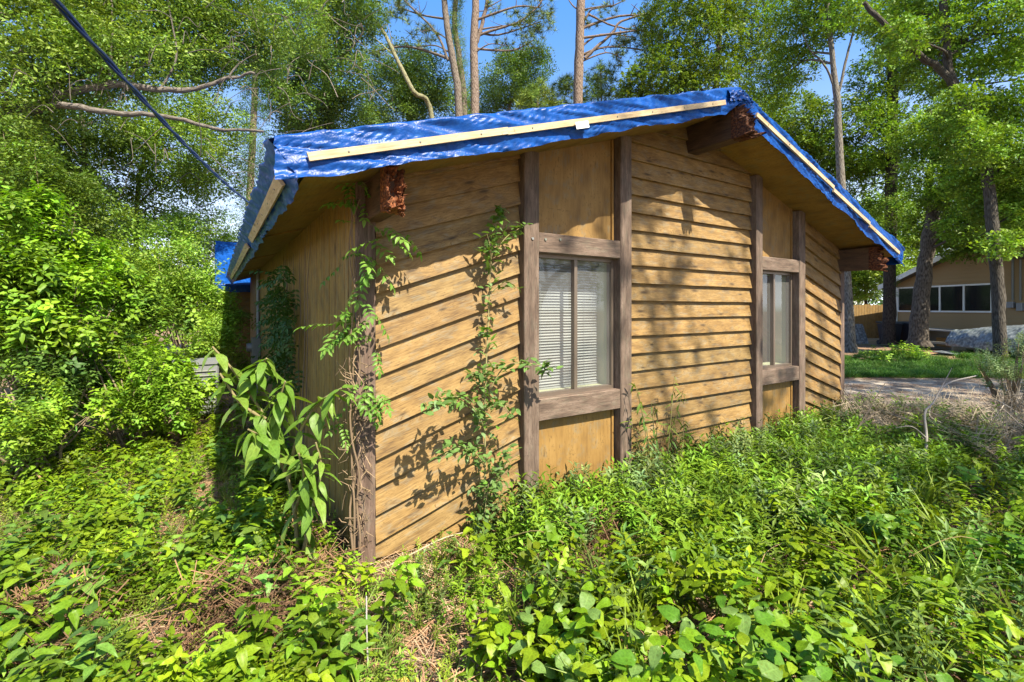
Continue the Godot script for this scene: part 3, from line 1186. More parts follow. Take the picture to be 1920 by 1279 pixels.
func batten(parent: Node, a: Vector3, c: Vector3, out: Vector3, wide: float, thick: float) -> void:
	var d := (c - a).normalized()
	var up := out.cross(d).normalized()
	var b := MB.new()
	b.tint = Color.WHITE * rr(0.92, 1.05)
	b.uvo = Vector2(rr(0, 2), rr(0, 0.5))
	b.box(Transform3D(Basis(d, up, out), (a + c) * 0.5), Vector3(a.distance_to(c), wide, thick), 0)
	var bt := put("batten", b.fin(), M.batten_wood, parent)
	b = MB.new()
	var n := int(a.distance_to(c) / 0.45) + 1
	for i in n:
		var q := a.lerp(c, (i + 0.5) / n) + out * (thick * 0.5)
		b.tube([q, q + out * 0.004], [0.006, 0.005], 6)
	put("nail_heads", b.fin(), M.dark_metal, bt)

func flip(p: Array) -> Array:
	var o := p.duplicate()
	o.reverse()
	return o

# ---------------------------------------------------------------- neighbouring yard
func neighbour() -> void:
	var zz := -22.0
	var h := thing("neighbour_house", "tan sided house with a row of dark windows behind the trees", "house", P(1680, 578, 23.0) * Vector3(1, 0, 1))
	h.rotation.y = -1.46
	var b := MB.new()
	var slope := 0.40
	b.prism([Vector2(0, -0.3), Vector2(14, -0.3), Vector2(14, 2.75 + 5.2 * slope), Vector2(8.6, 2.75 + 8.6 * slope), Vector2(0, 2.75)], -6.0, 0.0)
	var wall := put("wall", b.fin(), M.tan_siding, h)
	var y := 0.35
	while y < 6.0:
		var lo := 0.0 if y < 2.6 else (y - 2.75 + 0.17) / slope
		lo = maxf(lo, 0.0)
		var hi := 13.9 if y < 4.6 else 13.9 - (y - 4.6) * 2.4
		var cuts := [[lo, hi]]
		if y > 1.42 and y < 2.62:
			cuts = [[4.62, hi]]
		for c in cuts:
			if c[1] - c[0] > 0.2:
				b = MB.new()
				b.tint = Color.WHITE * rr(0.93, 1.06)
				var q := [[y - 0.0, 0.026], [y + 0.17, 0.004]]
				b.quad(Vector3(c[0], q[0][0], q[0][1]), Vector3(c[0], q[1][0], q[1][1]), Vector3(c[1], q[1][0], q[1][1]), Vector3(c[1], q[0][0], q[0][1]))
				b.quad(Vector3(c[0], q[0][0], 0.001), Vector3(c[0], q[0][0], 0.026), Vector3(c[1], q[0][0], 0.026), Vector3(c[1], q[0][0], 0.001))
				put("siding_board", b.fin(), M.tan_siding, wall)
		y += 0.17
	# roof edge
	b = MB.new()
	b.prism([Vector2(-0.45, 2.75 - 0.18), Vector2(8.6, 2.75 + 8.6 * slope), Vector2(8.6, 2.95 + 8.6 * slope), Vector2(-0.45, 2.77)], -6.3, 0.45)
	b.prism([Vector2(8.6, 2.75 + 8.6 * slope), Vector2(14.4, 2.6 + 5.0 * slope), Vector2(14.4, 2.8 + 5.0 * slope), Vector2(8.6, 2.95 + 8.6 * slope)], -6.3, 0.45)
	put("roof", b.fin(), M.shingle, h)
	b = MB.new()
	b.prism([Vector2(-0.5, 2.75 - 0.24), Vector2(8.6, 2.69 + 8.6 * slope), Vector2(8.6, 2.90 + 8.6 * slope), Vector2(-0.5, 2.74)], 0.452, 0.48)
	put("fascia", b.fin(), M.white_trim, h)
	# band of windows
	var win := Node3D.new()
	win.name = "window"
	h.add_child(win, true)
	var xs := [0.12, 1.32, 2.02, 3.02, 4.02]
	xs = [0.15, 1.15, 2.15, 3.15, 4.2]
	for i in 4:
		b = MB.new()
		b.quad(Vector3(xs[i], 1.5, 0.02), Vector3(xs[i], 2.56, 0.02), Vector3(xs[i + 1], 2.56, 0.02), Vector3(xs[i + 1], 1.5, 0.02))
		put("pane", b.fin(), M.dark_pane, win)
	for x in xs:
		b = MB.new()
		b.bx(Vector3(x - 0.03, 1.47, 0.021), Vector3(x + 0.03, 2.60, 0.06))
		put("mullion", b.fin(), M.white_trim, win)
	for yy in [1.45, 2.58]:
		b = MB.new()
		b.bx(Vector3(0.1, yy - 0.03, 0.022), Vector3(4.25, yy + 0.035, 0.065))
		put("frame", b.fin(), M.white_trim, win)
	b = MB.new()
	b.bx(Vector3(4.30, 1.42, 0.03), Vector3(4.52, 2.95, 0.09))
	b.bx(Vector3(0.0, 0.35, 0.03), Vector3(0.12, 2.62, 0.09))
	put("corner_trim", b.fin(), M.white_trim, h)
	b = MB.new()
	for x in [4.95, 5.2]:
		b.tube([Vector3(x, 1.9, 0.08), Vector3(x, 4.2, 0.08)], [0.035, 0.035], 6)
	put("conduit", b.fin(), M.dark_metal, h)
	b = MB.new()
	b.timber(Vector3(4.75, 1.62, 0.03), Vector3(5.02, 1.85, 0.18), 1, 0.02)
	b.timber(Vector3(5.1, 1.5, 0.03), Vector3(5.3, 1.8, 0.16), 1, 0.02)
	put("meter_box", b.fin(), M.grey_metal, h)
	# fence
	var f := thing("wooden_fence", "sunlit tan board fence beyond the house corner", "fence", Vector3(14.0, 0, -24.5))
	for i in 44:
		b = MB.new()
		b.tint = Color.WHITE * rr(0.75, 1.1)
		b.uvo = Vector2(rr(0, 2), rr(0, 0.4))
		var x := i * 0.145
		b.timber(Vector3(x, 0.02, 0), Vector3(x + 0.138, 1.78 + rr(-0.02, 0.03), 0.022), 1, 0.003)
		put("fence_board", b.fin(), M.fence_wood, f)
	for yy in [0.45, 1.4]:
		b = MB.new()
		b.bx(Vector3(0, yy, -0.05), Vector3(6.4, yy + 0.09, -0.002))
		put("rail", b.fin(), M.fence_wood, f)
	# bins
	var bin := thing("trash_bin", "black wheeled trash bin between two tree trunks, left one of the pair", "trash bin", Vector3(16.35, 0, -20.2), "trash bins in the neighbouring yard")
	bin_parts(bin)
	var b2 := thing("trash_bin", "black wheeled trash bin between two tree trunks, right one of the pair", "trash bin", Vector3(17.0, 0, -20.0), "trash bins in the neighbouring yard")
	bin_parts(b2)
	# leaning slatted panel
	var lp := thing("slatted_board", "grey blue slatted panel leaning on the tan fence", "panel", Vector3(15.3, 0, -20.6))
	for i in 5:
		b = MB.new()
		b.box(Transform3D(Basis(Vector3.RIGHT, -0.35) * Basis(Vector3.BACK, 0.06), Vector3(-0.32 + i * 0.16, 0.46, -0.1)), Vector3(0.13, 0.92, 0.03), 1)
		put("slat", b.fin(), M.grey_sheet, lp)
	b = MB.new()
	for yy in [0.15, 0.75]:
		b.box(Transform3D(Basis(Vector3.RIGHT, -0.35), Vector3(0, yy, -0.1 - (yy - 0.46) * 0.36 - 0.03)), Vector3(0.82, 0.08, 0.03), 0)
	put("cross_rail", b.fin(), M.dark_metal, lp)
	# covered trailer
	var tr := thing("covered_boat", "boat shaped load under a crumpled grey tarp beside the neighbouring house", "boat", Vector3(16.3, 0, -15.2))
	tr.rotation.y = -1.46
	var p := []
	for i in 70:
		var row := PackedVector3Array()
		var u := i / 69.0
		for j in 40:
			var a := lerpf(-0.15, PI + 0.15, j / 39.0)
			var k := 0.55 + 0.45 * sin(clampf(u * 1.4, 0.0, 1.0) * PI * 0.5)
			var top := 0.80 + 0.28 * sin(u * PI) * k
			var r := fn.get_noise_3d(u * 5.0, a * 1.2, 3.0) * 0.05 + fn.get_noise_3d(u * 22.0, a * 1.5, 8.0) * 0.025
			row.append(Vector3(lerpf(-1.7, 3.2, u), 0.32 + maxf(sin(a), -0.12) * (top - 0.30) + r, -cos(a) * (0.85 * k + r) * -1.0))
		p.append(row)
	b = MB.new()
	b.sheet(flip(p))
	put("cover", b.fin(), M.grey_sheet, tr)
	b = MB.new()
	b.timber(Vector3(-1.5, 0.22, -0.5), Vector3(3.0, 0.34, 0.5), 0, 0.02)
	b.bx(Vector3(-3.0, 0.26, -0.05), Vector3(-1.5, 0.34, 0.05))
	put("trailer_frame", b.fin(), M.dark_metal, tr)
	for sd in [-0.75, 0.75]:
		b = MB.new()
		b.tube([Vector3(1.0, 0.27, sd - 0.09), Vector3(1.0, 0.27, sd + 0.09)], [0.27, 0.27], 16)
		put("wheel", b.fin(), M.bin_plastic, tr)
	# low open shed box
	var sb := thing("open_crate", "low open grey crate with a tan board inside, left of the covered boat", "crate", Vector3(16.7, 0, -18.2))
	sb.rotation.y = -1.2
	b = MB.new()
	b.bx(Vector3(-0.6, 0.0, -0.4), Vector3(-0.55, 0.72, 0.4))
	b.bx(Vector3(0.55, 0.0, -0.4), Vector3(0.6, 0.72, 0.4))
	b.bx(Vector3(-0.549, 0.0, -0.4), Vector3(0.549, 0.72, -0.36))
	put("side", b.fin(), M.dark_metal, sb)
	b = MB.new()
	b.box(Transform3D(Basis(Vector3.BACK, -0.04), Vector3(0.05, 0.76, 0)), Vector3(1.4, 0.05, 0.95))
	put("lid", b.fin(), M.grey_metal, sb)
	b = MB.new()
	b.bx(Vector3(-0.2, 0.1, -0.2), Vector3(0.5, 0.45, -0.15))
	put("inner_board", b.fin(), M.fence_wood, sb)
	# sheet of pale board lying in the litter
	var pb := thing("fallen_sheet", "pale flat board lying in leaf litter before the crate", "board", Vector3(15.4, 0.05, -16.4))
	b = MB.new()
	b.box(Transform3D(Basis(Vector3.UP, 0.5) * Basis(Vector3.RIGHT, 0.08), Vector3.ZERO), Vector3(1.1, 0.02, 0.6))
	put("board_face", b.fin(), M.grey_sheet, pb)
	# pale far house seen through the leaves
	var fh := thing("far_house", "small pale house far behind the tan fence", "house", Vector3(27.0, 0, -42.0))
	b = MB.new()
	b.prism([Vector2(-2.5, 0), Vector2(5, 0), Vector2(5, 2.6), Vector2(1.2, 4.1), Vector2(-2.5, 2.6)], -5.0, 0.0)
	put("wall", b.fin(), M.white_trim, fh)
	b = MB.new()
	b.prism([Vector2(-2.9, 2.45), Vector2(1.2, 4.1), Vector2(1.2, 4.25), Vector2(-2.9, 2.6)], -5.3, 0.3)
	b.prism([Vector2(1.2, 4.1), Vector2(5.4, 2.45), Vector2(5.4, 2.6), Vector2(1.2, 4.25)], -5.3, 0.3)
	put("roof", b.fin(), M.shingle, fh)
	b = MB.new()
	b.quad(Vector3(0.3, 1.0, 0.01), Vector3(0.3, 2.2, 0.01), Vector3(2.0, 2.2, 0.01), Vector3(2.0, 1.0, 0.01))
	put("window", b.fin(), M.dark_pane, fh)

func bin_parts(o: Node3D) -> void:
	var b := MB.new()
	var ps := []
	for q in [[-1, -1], [1, -1], [1, 1], [-1, 1]]:
		ps.append([Vector3(q[0] * 0.22, 0.06, q[1] * 0.25), Vector3(q[0] * 0.29, 0.92, q[1] * 0.33)])
	for m in 4:
		var w := (m + 1) % 4
		b.quad(ps[w][0], ps[w][1], ps[m][1], ps[m][0])
	b.quad(ps[0][0], ps[1][0], ps[2][0], ps[3][0])
	put("body", b.fin(), M.bin_plastic, o)
	b = MB.new()
	b.box(Transform3D(Basis(Vector3.RIGHT, 0.1), Vector3(0, 0.96, 0)), Vector3(0.64, 0.06, 0.74))
	put("lid", b.fin(), M.bin_plastic, o)
	for sd in [-0.24, 0.24]:
		b = MB.new()
		b.tube([Vector3(sd - 0.03, 0.11, -0.28), Vector3(sd + 0.03, 0.11, -0.28)], [0.11, 0.11], 12)
		put("wheel", b.fin(), M.bin_plastic, o)
	b = MB.new()
	b.tube([Vector3(-0.24, 0.9, -0.4), Vector3(0.24, 0.9, -0.4)], [0.018, 0.018], 6)
	put("handle", b.fin(), M.bin_plastic, o)

# ---------------------------------------------------------------- trees
func smooth_path(ps: Array, per: int) -> Array:
	var out := []
	for i in ps.size() - 1:
		var a: Vector3 = ps[maxi(i - 1, 0)]
		var b: Vector3 = ps[i]
		var c: Vector3 = ps[i + 1]
		var d: Vector3 = ps[mini(i + 2, ps.size() - 1)]
		for k in per:
			out.append(b.cubic_interpolate(c, a, d, float(k) / per))
	out.append(ps[-1])
	return out

func tapered(ps: Array, r0: float, r1: float) -> Array:
	var rs := []
	for i in ps.size():
		rs.append(lerpf(r0, r1, pow(float(i) / maxf(ps.size() - 1, 1.0), 0.9)))
	return rs

func leafcol(base: Color, p: Vector3) -> Color:
	var clump := 1.0 + 0.55 * fn.get_noise_3d(p.x * 0.8, p.y * 0.8, p.z * 0.8)
	var k := rr(0.6, 1.4) * clump
	var yel := rr(-0.12, 0.22)
	return Color(maxf(base.r * 0.95 * k * (1.0 + yel), 0.004), maxf(base.g * 1.03 * k, 0.01), maxf(base.b * k * (1.0 - yel), 0.002))

# lobes: [px, py, depth, radius in px, sprays]
func crown_fill(xs: Array, cs: Array, lobes: Array, off: Vector3, size: float, base: Color, gate := -0.12) -> void:
	for l in lobes:
		var c := P(l[0], l[1], l[2])
		var r: float = l[3] / FOCAL * l[2] * 1.15
		var n := int(l[4])
		var made := 0
		var tries := 0
		while made < n and tries < n * 4:
			tries += 1
			var d := Vector3(rr(-1, 1), rr(-1, 1), rr(-1, 1))
			if d.length() > 1.0:
				continue
			d = d.normalized() * pow(d.length(), 0.75)
			var p := c + d * r * Vector3(1.1, 0.85, 1.0)
			if p.y < 0.1:
				continue
			if fn.get_noise_3d(p.x * 0.9 / maxf(r, 0.7), p.y * 1.1 / maxf(r, 0.7), p.z * 0.9 / maxf(r, 0.7)) * 0.75 + fn.get_noise_3d(p.x * 2.2, p.y * 2.2, p.z * 2.2) * 0.35 < gate:
				continue
			made += 1
			xs.append(Transform3D(rand_basis(0.9).scaled(Vector3.ONE * size * rr(0.6, 1.35)), p - off))
			cs.append(leafcol(base, p))

func grow(called: String, label: String, trunk: Array, r0: float, r1: float, lobes: Array, spray: String, size: float, base: Color, group := "", bark := Color(0.30, 0.25, 0.20), extra: Array = [], mt := "leaf", gate := -0.12, category := "tree") -> Node3D:
	var at: Vector3 = trunk[0]
	var o := thing(called, label, category, at, group)
	var tp := []
	for p in trunk:
		tp.append(p - at)
	var path := smooth_path(tp, 5)
	for i in range(1, path.size() - 1):
		path[i] += Vector3(rr(-1, 1), 0, rr(-1, 1)) * r0 * 0.07
	var b := MB.new()
	b.tint = bark
	var rs := tapered(path, r0, r1)
	if at.y < 0.3:
		rs[0] = r0 * 1.45
	b.tube(path, rs, 9, 0.08, rg)
	put("trunk", b.fin(), M.bark, o)
	b = MB.new()
	b.tint = bark
	for e in extra:   # explicit limbs [points, r0, r1]
		var ep := []
		for p in e[0]:
			ep.append(p - at)
		var sp := smooth_path(ep, 5)
		for i in range(1, sp.size() - 1):
			sp[i] += Vector3(rr(-1, 1), rr(-1, 1), rr(-1, 1)) * e[1] * 0.25
		b.tube(sp, tapered(sp, e[1], e[2]), 7, 0.1, rg)
	for l in lobes:
		var c := P(l[0], l[1], l[2]) - at
		var r: float = l[3] / FOCAL * l[2]
		var best := 0
		var bd := INF
		for i in path.size():
			var d: float = path[i].distance_to(c) + maxf(path[i].y - c.y + 0.5 * r, 0.0) * 2.0
			if d < bd:
				bd = d
				best = i
		var s: Vector3 = path[best]
		var lr: float = minf(rs[best] * 0.55, 0.02 + 0.016 * s.distance_to(c))
		var m := s.lerp(c, 0.5) + Vector3(rr(-0.15, 0.15), rr(-0.1, 0.2), rr(-0.15, 0.15)) * s.distance_to(c)
		var lp := smooth_path([s, m, c], 4)
		b.tube(lp, tapered(lp, lr, lr * 0.35), 5)
		for k in 5:
			var d := Vector3(rr(-1, 1), rr(-0.5, 1), rr(-1, 1)).normalized() * r * rr(0.6, 1.05)
			var st: Vector3 = lp[rg.randi_range(4, lp.size() - 1)]
			var q := smooth_path([st, st + d * 0.5 + Vector3(rr(-0.1, 0.1), rr(-0.1, 0.15), rr(-0.1, 0.1)) * r, st + d], 3)
			b.tube(q, tapered(q, lr * 0.4, lr * 0.12), 4)
	if b.v.size() > 0:
		put("limbs", b.fin(), M.bark, o)
	var xs := []
	var cs := []
	crown_fill(xs, cs, lobes, at, size, base, gate)
	if xs.size() > 0:
		multi("crown", SP[spray], M[mt], xs, cs, o)
	return o

func ivy_on(o: Node3D, path: Array, rad: float, n: int, size: float, base: Color) -> void:
	var xs := []
	var cs := []
	for i in n:
		var k := rg.randi_range(0, path.size() - 2)
		var p: Vector3 = path[k].lerp(path[k + 1], rg.randf())
		var a := rr(0, TAU)
		p += Vector3(cos(a), 0, sin(a)) * rad * rr(0.5, 1.2)
		xs.append(Transform3D(rand_basis(1.2).scaled(Vector3.ONE * size * rr(0.6, 1.3)), p - o.position))
		cs.append(leafcol(base, p))
	multi("ivy", SP.small0, M.leaf, xs, cs, o)

func trees() -> void:
	var oak := Color(0.175, 0.27, 0.045)
	var maple := Color(0.165, 0.275, 0.034)
	var dark := Color(0.105, 0.175, 0.040)
	var pine := Color(0.14, 0.19, 0.055)
	var lime := Color(0.205, 0.31, 0.040)
	var grey := Color(0.25, 0.225, 0.20)
	# ---- left side
	grow("live_oak", "spreading oak whose bare crossing limbs reach over from the left", [P(-190, 740, 9.0), P(-170, 500, 9.0), P(-120, 300, 9.0), P(-60, 120, 9.2), P(0, -60, 9.4)], 0.32, 0.14,
		[[60, 60, 9, 105, 420], [190, 40, 9.5, 100, 420], [320, 55, 10, 95, 420], [420, 45, 10.5, 75, 300], [120, 125, 8.8, 75, 240], [250, 105, 9, 70, 240], [15, 180, 8.6, 75, 260], [540, 35, 12, 60, 240], [490, 95, 11, 42, 110], [380, 110, 10, 50, 130], [180, -60, 10, 100, 260], [360, -60, 10, 100, 260], [60, -50, 9, 90, 220]],
		"small0", 0.62, oak, "", grey,
		[[[P(-60, 235, 9), P(50, 208, 8.9), P(120, 178, 8.8), P(205, 160, 8.8), P(300, 167, 8.8), P(370, 168, 8.8), P(425, 148, 8.8), P(478, 138, 8.8)], 0.105, 0.022],
		[[P(60, 212, 9), P(120, 197, 8.5), P(205, 212, 8.4), P(310, 218, 8.4), P(400, 240, 8.4), P(494, 247, 8.4)], 0.07, 0.022],
		[[P(205, 160, 8.8), P(208, 110, 8.8), P(212, 40, 8.9), P(205, -30, 9)], 0.03, 0.012],
		[[P(300, 167, 8.8), P(330, 110, 9), P(322, 40, 9), P(310, -20, 9)], 0.022, 0.01],
		[[P(425, 148, 8.8), P(450, 118, 9), P(480, 100, 9)], 0.018, 0.006]])
	grow("leafy_tree", "leafy tree behind the crossing oak limbs with thin dark stem", [P(155, 700, 13), P(152, 450, 13), P(158, 300, 13), P(150, 180, 13)], 0.10, 0.04,
		[[100, 290, 13, 90, 300], [210, 300, 14, 85, 300], [60, 330, 12, 80, 260], [160, 230, 13, 70, 240], [250, 230, 14, 60, 180], [40, 250, 12, 70, 240]], "small1", 0.75, oak * 0.85, "", Color(0.16, 0.14, 0.12))
	grow("leafy_tree", "light green tree over the left eave below the oak limbs", [P(262, 680, 15), P(256, 480, 15), P(262, 330, 15), P(300, 220, 15)], 0.09, 0.04,
		[[330, 280, 14, 65, 260], [390, 320, 14, 50, 190], [300, 380, 15, 70, 260], [400, 230, 15, 50, 150], [340, 200, 15, 50, 150], [230, 400, 15, 55, 180]], "small0", 0.75, lime * 0.9, "", Color(0.16, 0.14, 0.12))
	var ct := grow("ivied_tree", "slim trunk wrapped in ivy rising behind the left eave", [P(470, 640, 17), P(468, 400, 17), P(474, 250, 17), P(480, 120, 17), P(486, -20, 17)], 0.15, 0.08,
		[[480, 130, 17, 36, 80]], "small0", 0.7, lime * 0.85)
	ivy_on(ct, smooth_path([P(470, 560, 17), P(468, 400, 17), P(474, 250, 17), P(480, 120, 17)], 6), 0.42, 1100, 0.42, Color(0.10, 0.19, 0.03))
	grow("dark_oak", "dense dark oak behind the roof corner left of the pines", [P(640, 700, 19), P(630, 400, 19), P(615, 200, 19), P(600, 40, 19)], 0.28, 0.12,
		[[585, 60, 18, 70, 420], [620, 140, 18, 62, 380], [570, 200, 18, 55, 300], [645, 215, 19, 45, 220], [650, 15, 18, 60, 320], [535, 140, 18, 42, 200], [560, 255, 19, 36, 140], [600, 260, 20, 40, 160], [600, -40, 18, 80, 300]], "small1", 0.85, dark * 1.25, "", Color(0.2, 0.17, 0.15),
		[[[P(615, 130, 18), P(680, 60, 17.8), P(640, 5, 18)], 0.05, 0.02]])
	grow("broad_tree", "dark broad crown just right of the oak over the roof edge", [P(775, 640, 27), P(770, 300, 27), P(765, 180, 27)], 0.26, 0.12,
		[[735, 165, 26, 48, 300], [790, 150, 26, 48, 300], [735, 215, 26, 45, 240], [800, 205, 27, 42, 220], [760, 120, 27, 40, 180], [700, 225, 27, 30, 100], [835, 195, 28, 30, 110]], "small0", 1.0, dark * 1.15)
	grow("leaning_tree", "bare slim trunk leaning left over the roof", [P(835, 640, 25), P(812, 235, 25), P(775, 171, 24), P(742, 106, 24), P(709, 44, 24), P(672, 29, 24)], 0.15, 0.07,
		[[690, 40, 24, 30, 40], [720, 100, 24, 24, 30]], "small0", 0.7, lime * 0.8, "", Color(0.30, 0.30, 0.18),
		[[[P(742, 106, 24), P(700, 70, 24), P(640, 15, 24)], 0.05, 0.02]])
	# ---- pines
	var p1 := grow("pine_tree", "tall pine with bare grey trunk beside its ivy covered twin stem", [P(866, 640, 24), P(861, 218, 24), P(851, 127, 24), P(840, 62, 24), P(832, -10, 24), P(826, -120, 24)], 0.22, 0.13,
		[[790, 60, 24, 26, 26], [740, 10, 24, 30, 34], [720, -30, 24, 40, 40], [690, 100, 24, 20, 14]], "needles", 0.75, pine, "pines behind the roof", Color(0.20, 0.17, 0.145),
		[[[P(840, 113, 24), P(815, 58, 24), P(757, 0, 24), P(720, -40, 24)], 0.07, 0.03], [[P(846, 100, 24), P(815, 85, 24), P(780, 90, 24)], 0.05, 0.02]], "needle", -1.0)
	var p1b := grow("ivied_pine", "pine stem hidden under a sleeve of dark ivy, right of the bare grey trunk", [P(880, 640, 24.5), P(871, 215, 24.5), P(861, 110, 24.5), P(852, 36, 24.5), P(860, -60, 24.5)], 0.2, 0.12,
		[[850, -60, 24, 50, 60]], "needles", 0.8, pine, "pines behind the roof", Color(0.2, 0.17, 0.14), [], "needle", -1.0)
	ivy_on(p1b, smooth_path([P(876, 400, 24.5), P(871, 215, 24.5), P(861, 110, 24.5), P(854, 36, 24.5), P(860, -40, 24.5)], 6), 0.33, 700, 0.42, dark * 1.3)
	grow("pine_tree", "forked pine with pinkish bark over the middle of the roof", [P(892, 640, 26), P(890, 168, 26), P(888, 91, 26), P(892, 0, 26), P(894, -120, 26)], 0.26, 0.19,
		[[985, 45, 26, 28, 34], [1015, 40, 26, 26, 30], [1000, 75, 26, 20, 16], [945, 85, 26, 16, 10], [1010, 15, 26, 24, 26], [930, 15, 26, 18, 10]], "needles", 0.72, pine, "pines behind the roof", Color(0.25, 0.195, 0.165),
		[[[P(889, 90, 26), P(903, 50, 26), P(913, 0, 26), P(920, -60, 26)], 0.12, 0.09], [[P(898, 66, 26), P(940, 52, 26), P(975, 40, 26), P(1010, 10, 26), P(1025, -20, 26)], 0.08, 0.03], [[P(975, 40, 26), P(1000, 48, 26), P(1015, 66, 26)], 0.03, 0.012], [[P(913, 15, 26), P(940, 0, 26)], 0.04, 0.02]], "needle", -1.0)
	grow("pine_tree", "tall straight pine with rough brown trunk left of the ridge", [P(1084, 640, 26), P(1084, 200, 26), P(1087, 91, 26), P(1089, 0, 26), P(1092, -120, 26)], 0.29, 0.23,
		[[1190, 70, 26, 22, 22], [1215, 55, 26, 28, 34], [1170, 85, 26, 20, 16], [1150, 10, 26, 20, 14], [1112, 30, 26, 18, 12], [1220, 95, 26, 24, 22], [1240, 30, 26, 34, 40], [1165, 110, 26, 16, 10]], "needles", 0.75, pine, "pines behind the roof", Color(0.25, 0.19, 0.155),
		[[[P(1097, 110, 26), P(1125, 82, 26), P(1150, 60, 26), P(1166, 40, 26), P(1240, 18, 26), P(1300, -10, 26)], 0.10, 0.04], [[P(1104, 27, 26), P(1140, 45, 26), P(1180, 55, 26), P(1220, 60, 26)], 0.06, 0.03], [[P(1098, 36, 26), P(1110, 18, 26), P(1150, 10, 26), P(1180, -4, 26)], 0.055, 0.025], [[P(1086, 20, 26), P(1072, 8, 26), P(1062, -8, 26)], 0.05, 0.02]], "needle", -1.0)
	grow("young_pine", "small light green pine top above the tarp right of the dark tree", [P(1012, 640, 24), P(1010, 300, 24), P(1008, 165, 24)], 0.12, 0.03,
		[[1005, 190, 24, 28, 80], [1030, 200, 24, 22, 40], [985, 205, 24, 20, 36], [1010, 165, 24, 14, 20]], "needles", 0.7, Color(0.17, 0.24, 0.035), "young pines over the tarp", Color(0.3, 0.25, 0.2), [], "needle", -1.0)
	grow("young_pine", "small pine top on the right side of the tall straight pine", [P(1132, 640, 27), P(1130, 300, 27), P(1126, 120, 27)], 0.12, 0.03,
		[[1125, 140, 27, 24, 60], [1140, 175, 27, 26, 66], [1110, 180, 27, 20, 40], [1060, 180, 28, 26, 60], [1065, 160, 28, 18, 30]], "needles", 0.75, Color(0.13, 0.2, 0.04), "young pines over the tarp", Color(0.3, 0.25, 0.2), [], "needle", -1.0)
	grow("round_tree", "dark round crown in front of the blue sky between the two tall pines", [P(960, 640, 30), P(958, 300, 30), P(955, 200, 30)], 0.25, 0.1,
		[[945, 155, 30, 46, 330], [1000, 125, 30, 30, 170], [915, 185, 30, 38, 220], [985, 180, 30, 38, 230], [960, 115, 30, 26, 120], [900, 215, 30, 30, 120], [1005, 100, 30, 20, 60]], "small1", 0.95, dark * 1.1)
	# ---- right of the ridge
	grow("broad_tree", "big sunlit crown above the ridge, right of the tall pine", [P(1330, 640, 25), P(1335, 350, 25), P(1340, 200, 25), P(1350, 60, 25)], 0.3, 0.12,
		[[1250, 145, 24, 62, 513], [1205, 165, 24, 40, 243], [1300, 85, 24, 75, 621], [1290, 15, 24, 75, 567], [1385, 60, 25, 75, 567], [1395, 135, 25, 62, 459], [1330, 165, 24, 55, 405], [1190, 175, 25, 26, 108], [1270, 195, 25, 40, 202], [1340, -40, 25, 90, 405], [1440, 20, 25, 50, 270]], "broad0", 0.62, lime * 0.72, "", Color(0.22, 0.19, 0.17))
	grow("slim_tree", "slim grey tree with forked top right of the ridge", [P(1594, 660, 16), P(1586, 500, 16), P(1576, 330, 16), P(1570, 200, 16), P(1562, 120, 16), P(1552, 20, 16), P(1548, -60, 16)], 0.17, 0.05,
		[[1545, 40, 16, 40, 162], [1500, 60, 17, 46, 202], [1480, 130, 18, 42, 202], [1450, 170, 19, 42, 202], [1600, 20, 16, 40, 148], [1560, -30, 16, 60, 216], [1490, -10, 17, 50, 189]], "broad1", 0.5, maple, "", Color(0.22, 0.21, 0.19),
		[[[P(1568, 190, 16), P(1585, 120, 16), P(1602, 50, 16), P(1612, -20, 16)], 0.055, 0.02], [[P(1567, 170, 16), P(1545, 120, 16), P(1520, 95, 16), P(1505, 60, 16)], 0.04, 0.015]])
	grow("leafy_tree", "mid green leafy tree right behind the right roof slope", [P(1520, 640, 23), P(1525, 400, 23), P(1520, 250, 23)], 0.22, 0.08,
		[[1480, 235, 22, 62, 445], [1560, 240, 21, 64, 472], [1530, 320, 22, 70, 486], [1480, 300, 24, 50, 270], [1430, 215, 24, 42, 229], [1580, 330, 23, 55, 324], [1440, 265, 24, 40, 175]], "broad2", 0.62, lime * 0.78, "", Color(0.2, 0.18, 0.15))
	grow("understory_tree", "light green young tree filling the gap beyond the right eave", [P(1625, 640, 27), P(1622, 520, 27), P(1618, 430, 27)], 0.10, 0.04,
		[[1605, 440, 26, 46, 351], [1640, 500, 26, 44, 324], [1600, 530, 27, 36, 243], [1690, 470, 28, 44, 297], [1650, 400, 27, 46, 297], [1720, 420, 28, 46, 297], [1700, 520, 28, 30, 162]], "broad1", 0.8, lime, "", Color(0.12, 0.10, 0.08))
	grow("roadside_tree", "leafy tree screening the roof of the neighbouring house", [P(1960, 640, 17.5), P(1955, 450, 17.5), P(1930, 330, 17.5)], 0.18, 0.08,
		[[1890, 400, 17, 54, 405], [1840, 430, 17.4, 44, 297], [1800, 455, 18, 36, 202], [1900, 330, 17, 60, 405], [1840, 360, 17.5, 56, 378], [1770, 400, 18.5, 50, 310], [1770, 460, 19, 30, 121]], "broad0", 0.5, maple, "", Color(0.12, 0.10, 0.08))
	var dk := grow("dark_trunk_tree", "straight dark trunk beside the right eave tip, ivy on it", [P(1666, 645, 20), P(1668, 560, 20), P(1672, 300, 20), P(1675, 80, 20), P(1680, -60, 20)], 0.26, 0.17,
		[[1620, 260, 20, 66, 459], [1620, 345, 22, 66, 445], [1700, 200, 20, 62, 432], [1700, 300, 20, 66, 445], [1650, 140, 20, 46, 270], [1650, 420, 22, 45, 229], [1690, 60, 20, 50, 270], [1740, 120, 20, 50, 270]], "broad0", 0.55, maple, "", Color(0.055, 0.045, 0.038))
	ivy_on(dk, smooth_path([P(1668, 560, 20), P(1672, 300, 20), P(1675, 80, 20)], 6), 0.3, 260, 0.34, dark)
